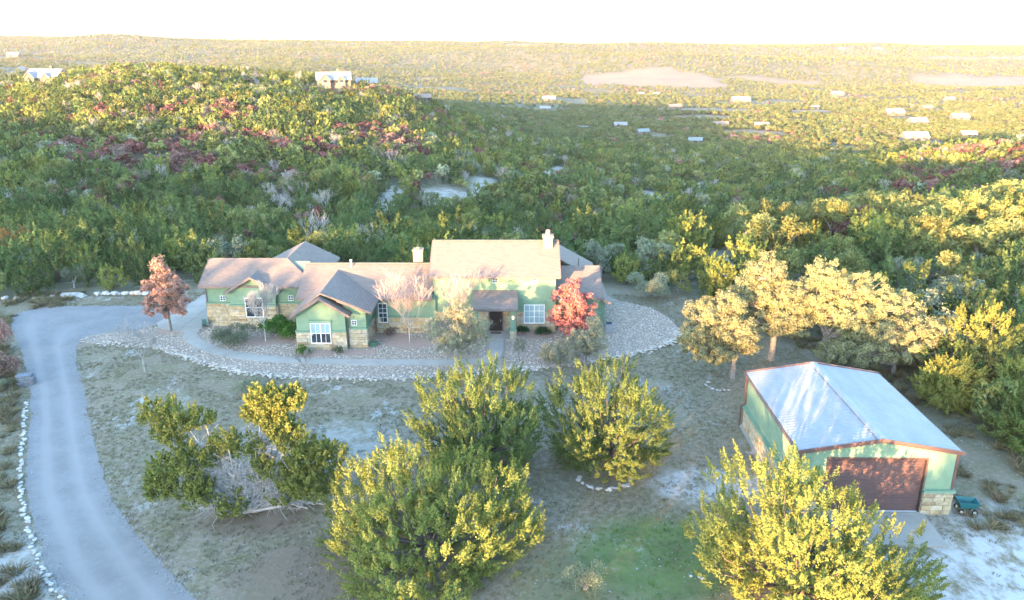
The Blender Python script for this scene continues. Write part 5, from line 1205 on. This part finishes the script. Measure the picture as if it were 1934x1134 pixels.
shrubs('autumn_bush', 'orange-leaved bush at the left edge of the wood', 743, -66.0, 98., 5.5, 3.6, 4000, .18, M['orange'], .5, .3)
shrubs('yucca_clump', 'dull green spiky clump beside the stacked stones', 744, -39.6, 55.0, .9, .7, 700, .16, M['greygreen'], .12, .75, 'yucca')
# stacked slabs at the roadside
stk = thing('stone_stack', 'dark stack of flat stones at the left roadside', 'stone stack', (-38.0, 56.0, 0), .2)
for i in range(5): MB().box(-.55 + rk.uniform(-.1, .1), .55 + rk.uniform(-.1, .1), -.35, .35, i * .17, i * .17 + .14).build('stone_slab', plain('dark_slab', (.13, .14, .16), .9, .25, 3), stk)

# dry grass
def tuft(seed, n, h, r, mat):
    rng = rng_(seed); a = rng.uniform(0, 6.28, n); p = np.stack([np.cos(a) * r * rng.random(n), np.sin(a) * r * rng.random(n), np.zeros(n)], 1)
    d = unit(np.stack([np.cos(a) * .55, np.sin(a) * .55, np.ones(n)], 1) + rng.normal(size=(n, 3)) * .25); w = unit(np.cross(d, rng.normal(size=(n, 3)))) * .012 * (1 + h); L = h * rng.uniform(.5, 1.1, (n, 1))
    V = np.stack([p - w, p + w, p + d * L * .6 + w * .7, p + d * L + np.array([0, 0, -.1 * h])], 1).reshape(-1, 3); return np_mesh('tuft', V, np.arange(4 * n).reshape(n, 4), [mat])
M['lawn_blade'] = leaf_mat('lawn_blade', (.06, .12, .025), (.085, .15, .035), (.12, .17, .05), objvar=.15)
M['turf_blade'] = leaf_mat('turf_blade', (.140, .128, .080), (.190, .168, .115), (.125, .128, .072), objvar=.2)
tsrc = {'grass_tuft_0': tuft(1, 16, .14, .16, M['turf_blade']), 'grass_tuft_1': tuft(2, 16, .17, .18, M['straw']), 'grass_tuft_2': tuft(3, 60, .7, .22, M['straw']), 'grass_tuft_3': tuft(4, 16, .12, .16, M['lawn_blade'])}
tsrc = {k_: bpy.data.objects.new(k_, m) for k_, m in tsrc.items()}
gx, gy = jgrid(-52, 36, 25, 80, .42); ok = ~pts_in_poly(gx, gy, bed_poly) & ~pts_in_poly(gx, gy, dl + dr[::-1]) & ~pts_in_poly(gx, gy, apron) & ~pts_in_poly(gx, gy, pad_poly) & ~((gx > 15.6) & (gx < 24.9) & (gy > 38) & (gy < 49.3))
ok &= (vnoise(gx / 1.7, gy / 1.7, 51) > .32) & ((((gx - 27.5) / 8.0) ** 2 + ((gy - 32) / 4.2) ** 2 > 1) | (rg.random(len(gx)) < .12)); u_, v_, _ = screen(gx, gy, 0 * gx); ok &= (u_ > -60) & (u_ < 2000) & (v_ < 1200)
gx, gy = gx[ok], gy[ok]; n_ = len(gx); lawn_ = (((gx - 7.6) / 4.4) ** 2 + ((gy - 34.2) / 3.4) ** 2 < 1) & (rg.random(n_) < .85)
leftv = (gx < np.interp(gy, [31, 38, 47, 57, 66], [-22.5, -28.5, -33.5, -39.5, -46])) | (gx > 25.5) & (gy > 36)
kk = np.where(lawn_, 'grass_tuft_3', np.where(leftv & (rg.random(n_) < .35), 'grass_tuft_2', np.where(rg.random(n_) < .3, 'grass_tuft_1', 'grass_tuft_0')))
ro = np.zeros((n_, 3)); ro[:, 2] = rg.uniform(0, 6.28, n_); s_ = rg.uniform(.5, 1.1, n_)
scatter('grass', np.stack([gx, gy, terrain(gx, gy)], 1), list(kk), list(tsrc), tsrc, ro, np.stack([s_ * 1.3, s_ * 1.3, s_], 1), 'short dry turf and taller straw grass of the yard', 'grass')

# ------------------------------------------------------------------ the evening air
hz = Nodes('air'); pv = hz.n('ShaderNodeVolumePrincipled'); pv.inputs['Color'].default_value = (.93, .95, 1.0, 1); pv.inputs['Density'].default_value = 3.6e-5; pv.inputs['Anisotropy'].default_value = .0
hz.l(pv.outputs[0], hz.out.inputs[1])
tag(MB().box(-9600, 9600, -900, 9900, -90, 110).build('haze', hz.m), 'thin pale evening haze over the valley', 'haze', kind='stuff')

# loose pebbles along the drive and chips of limestone in the thin turf
pe = {}
for i, (m, c) in enumerate((('pebble_pale', (.25, .24, .22)), ('pebble_grey', (.15, .145, .14)))):
    me = rock_mesh(80 + i, .6); me.materials.append(plain(m, c, .95, .2, 3, .1)); pe['pebble_%d' % i] = bpy.data.objects.new('pebble_%d' % i, me)
el_ = np.array(dl + dr); el_ = el_[(el_[:, 1] > 28)]; e4 = np.repeat(el_, 16, 0) + rg.normal(size=(len(el_) * 16, 2)) * .22 + rg.uniform(-.35, .35, (len(el_) * 16, 2))
c5 = np.stack([rg.uniform(-30, 34, 3200), rg.uniform(28, 58, 3200)], 1); c5 = c5[(vnoise(c5[:, 0] / 3., c5[:, 1] / 3., 71) > .52) & ~pts_in_poly(c5[:, 0], c5[:, 1], dl + dr[::-1]) & ~((c5[:, 0] > 15.5) & (c5[:, 0] < 25) & (c5[:, 1] > 35) & (c5[:, 1] < 49.5))]
e6 = np.concatenate([e4, c5]); sz6 = np.r_[rg.uniform(.04, .11, len(e4)), rg.uniform(.05, .20, len(c5)) ** 1.3]; kk = ['pebble_%d' % (q < .35) for q in rg.random(len(e4))] + ['pebble_0'] * len(c5); ro = np.zeros((len(e6), 3)); ro[:, 2] = rg.uniform(0, 6.28, len(e6))
scatter('pebbles', np.stack([e6[:, 0], e6[:, 1], terrain(e6[:, 0], e6[:, 1]) + sz6 * .15], 1), kk, list(pe), pe, ro, np.stack([sz6 * 1.2, sz6, sz6 * .7], 1), 'loose pebbles along the drive edges and limestone chips in the turf', 'pebbles')

# ------------------------------------------------------------------ far houses and roads
ROOFC = {'white': (.24, .23, .22), 'pale': (.22, .22, .225), 'tan': (.17, .135, .11), 'brown': (.20, .15, .125), 'blue': (.15, .17, .19), 'teal': (.15, .19, .185)}
RM = {k_: plain(k_ + '_metal_roof', c, .6, .1, .8) for k_, c in ROOFC.items()}; M['far_wall'] = plain('cream_wall', (.105, .085, .068), .9, .1, 1.5); M['far_wall_b'] = plain('white_wall', (.125, .112, .10), .9, .08, 1.5)
rf = random.Random(21)
for x, y, w, turn, rc, cross, lab in FAR_HOUSES:
    w *= .86
    z = min(tz(x + dx, y + dy) for dx in (-w / 2, w / 2) for dy in (-w / 4, w / 4)); zt = max(tz(x + dx, y + dy) for dx in (-w / 2, w / 2) for dy in (-w / 4, w / 4)) - z
    h = thing('far_house', lab, 'house', (x, y, z), turn); dp = w * .5; wh = zt + 2.7; rh = wh + dp * .42; wm_ = M['far_wall_b'] if rf.random() < .5 else M['far_wall']
    MB().prism_x(-w / 2, w / 2, [(-dp / 2, -1), (dp / 2, -1), (dp / 2, wh), (0, rh - .15), (-dp / 2, wh)]).build('wall', wm_, h)
    roof_faces('roof', [(-w / 2 - .5, -dp / 2 - .6, wh - .25), (w / 2 + .5, -dp / 2 - .6, wh - .25), (w / 2 + .5, 0, rh), (-w / 2 - .5, 0, rh), (w / 2 + .5, dp / 2 + .6, wh - .25), (-w / 2 - .5, dp / 2 + .6, wh - .25)], [(0, 1, 2, 3), (3, 2, 4, 5)], h, .2, RM[rc])
    for q in range(cross):
        cx = w * (-.26 if q == 0 else .22); cw = w * (.15 if q == 0 else .11); y0 = -dp / 2 - (2.2 if q == 0 else 1.2); ch = wh + cw * 1.0
        MB().prism_y(y0, 0, [(cx - cw, -1), (cx + cw, -1), (cx + cw, wh - .1), (cx, ch - .2), (cx - cw, wh - .1)]).build('gable_wall', wm_, h)
        roof_faces('gable_roof', [(cx - cw - .5, y0 - .5, wh - .4), (cx, y0 - .5, ch), (cx, 0, ch), (cx - cw - .5, 0, wh - .4), (cx + cw + .5, y0 - .5, wh - .4), (cx + cw + .5, 0, wh - .4)], [(0, 1, 2, 3), (1, 4, 5, 2)], h, .2, RM[rc])
        wdw = MB().box(cx - .9, cx + .9, y0 - .06, y0 + .05, zt + .9, zt + 2.4).build('window', M['glass'], h); MB().box(cx - 1.02, cx + 1.02, y0 - .1, y0 - .02, zt + .78, zt + .9).build('sill', M['white'], wdw)
    for q in (-.06, .08, .38): MB().box(w * q - .8, w * q + .8, -dp / 2 - .06, -dp / 2 + .05, zt + .9, zt + 2.3).build('window', M['glass'], h)
    MB().box(w * .01 - .5, w * .01 + .5, -dp / 2 - .07, -dp / 2 + .05, zt - .4, zt + 2.1).build('door', M['door'], h)
    if cross: MB().box(w * .1, w * .1 + 1.2, .5, 1.7, rh - 1.5, rh + 1.4).build('chimney', wm_, h)
def draped_road(name, pts, w, mat):
    line = smooth_line(pts, 10); V, F = [], []
    for i, p in enumerate(line):
        q0, q1 = line[max(0, i - 1)], line[min(len(line) - 1, i + 1)]; d = Vector((q1[0] - q0[0], q1[1] - q0[1])).normalized()
        for s_ in (-.5, 0, .5): X, Y = p[0] - d.y * w * s_, p[1] + d.x * w * s_; V.append((X, Y, tz(X, Y) + 1.0))
    for i in range(len(line) - 1):
        for j in (0, 1): a_ = i * 3 + j; F.append((a_, a_ + 3, a_ + 4, a_ + 1))
    o = obj(name, py_mesh(name, V, F, mat)); o.data.flip_normals() if o.data.polygons[0].normal.z < 0 else None; return tag(o, kind='structure')
M['far_road'] = plain('far_asphalt', (.12, .12, .125), .9, .1, .05); M['far_track'] = plain('pale_track', (.22, .18, .135), .95, .1, .05)
draped_road('road', [(-560, 900), (-630, 1016), (-740, 1200), (-860, 1424), (-1000, 1642), (-1108, 1860)], 13, M['far_road'])
draped_road('track', [(225, 1120), (300, 1050), (370, 1008), (450, 985), (520, 1000), (560, 960), (575, 895), (640, 850)], 9, M['far_track'])
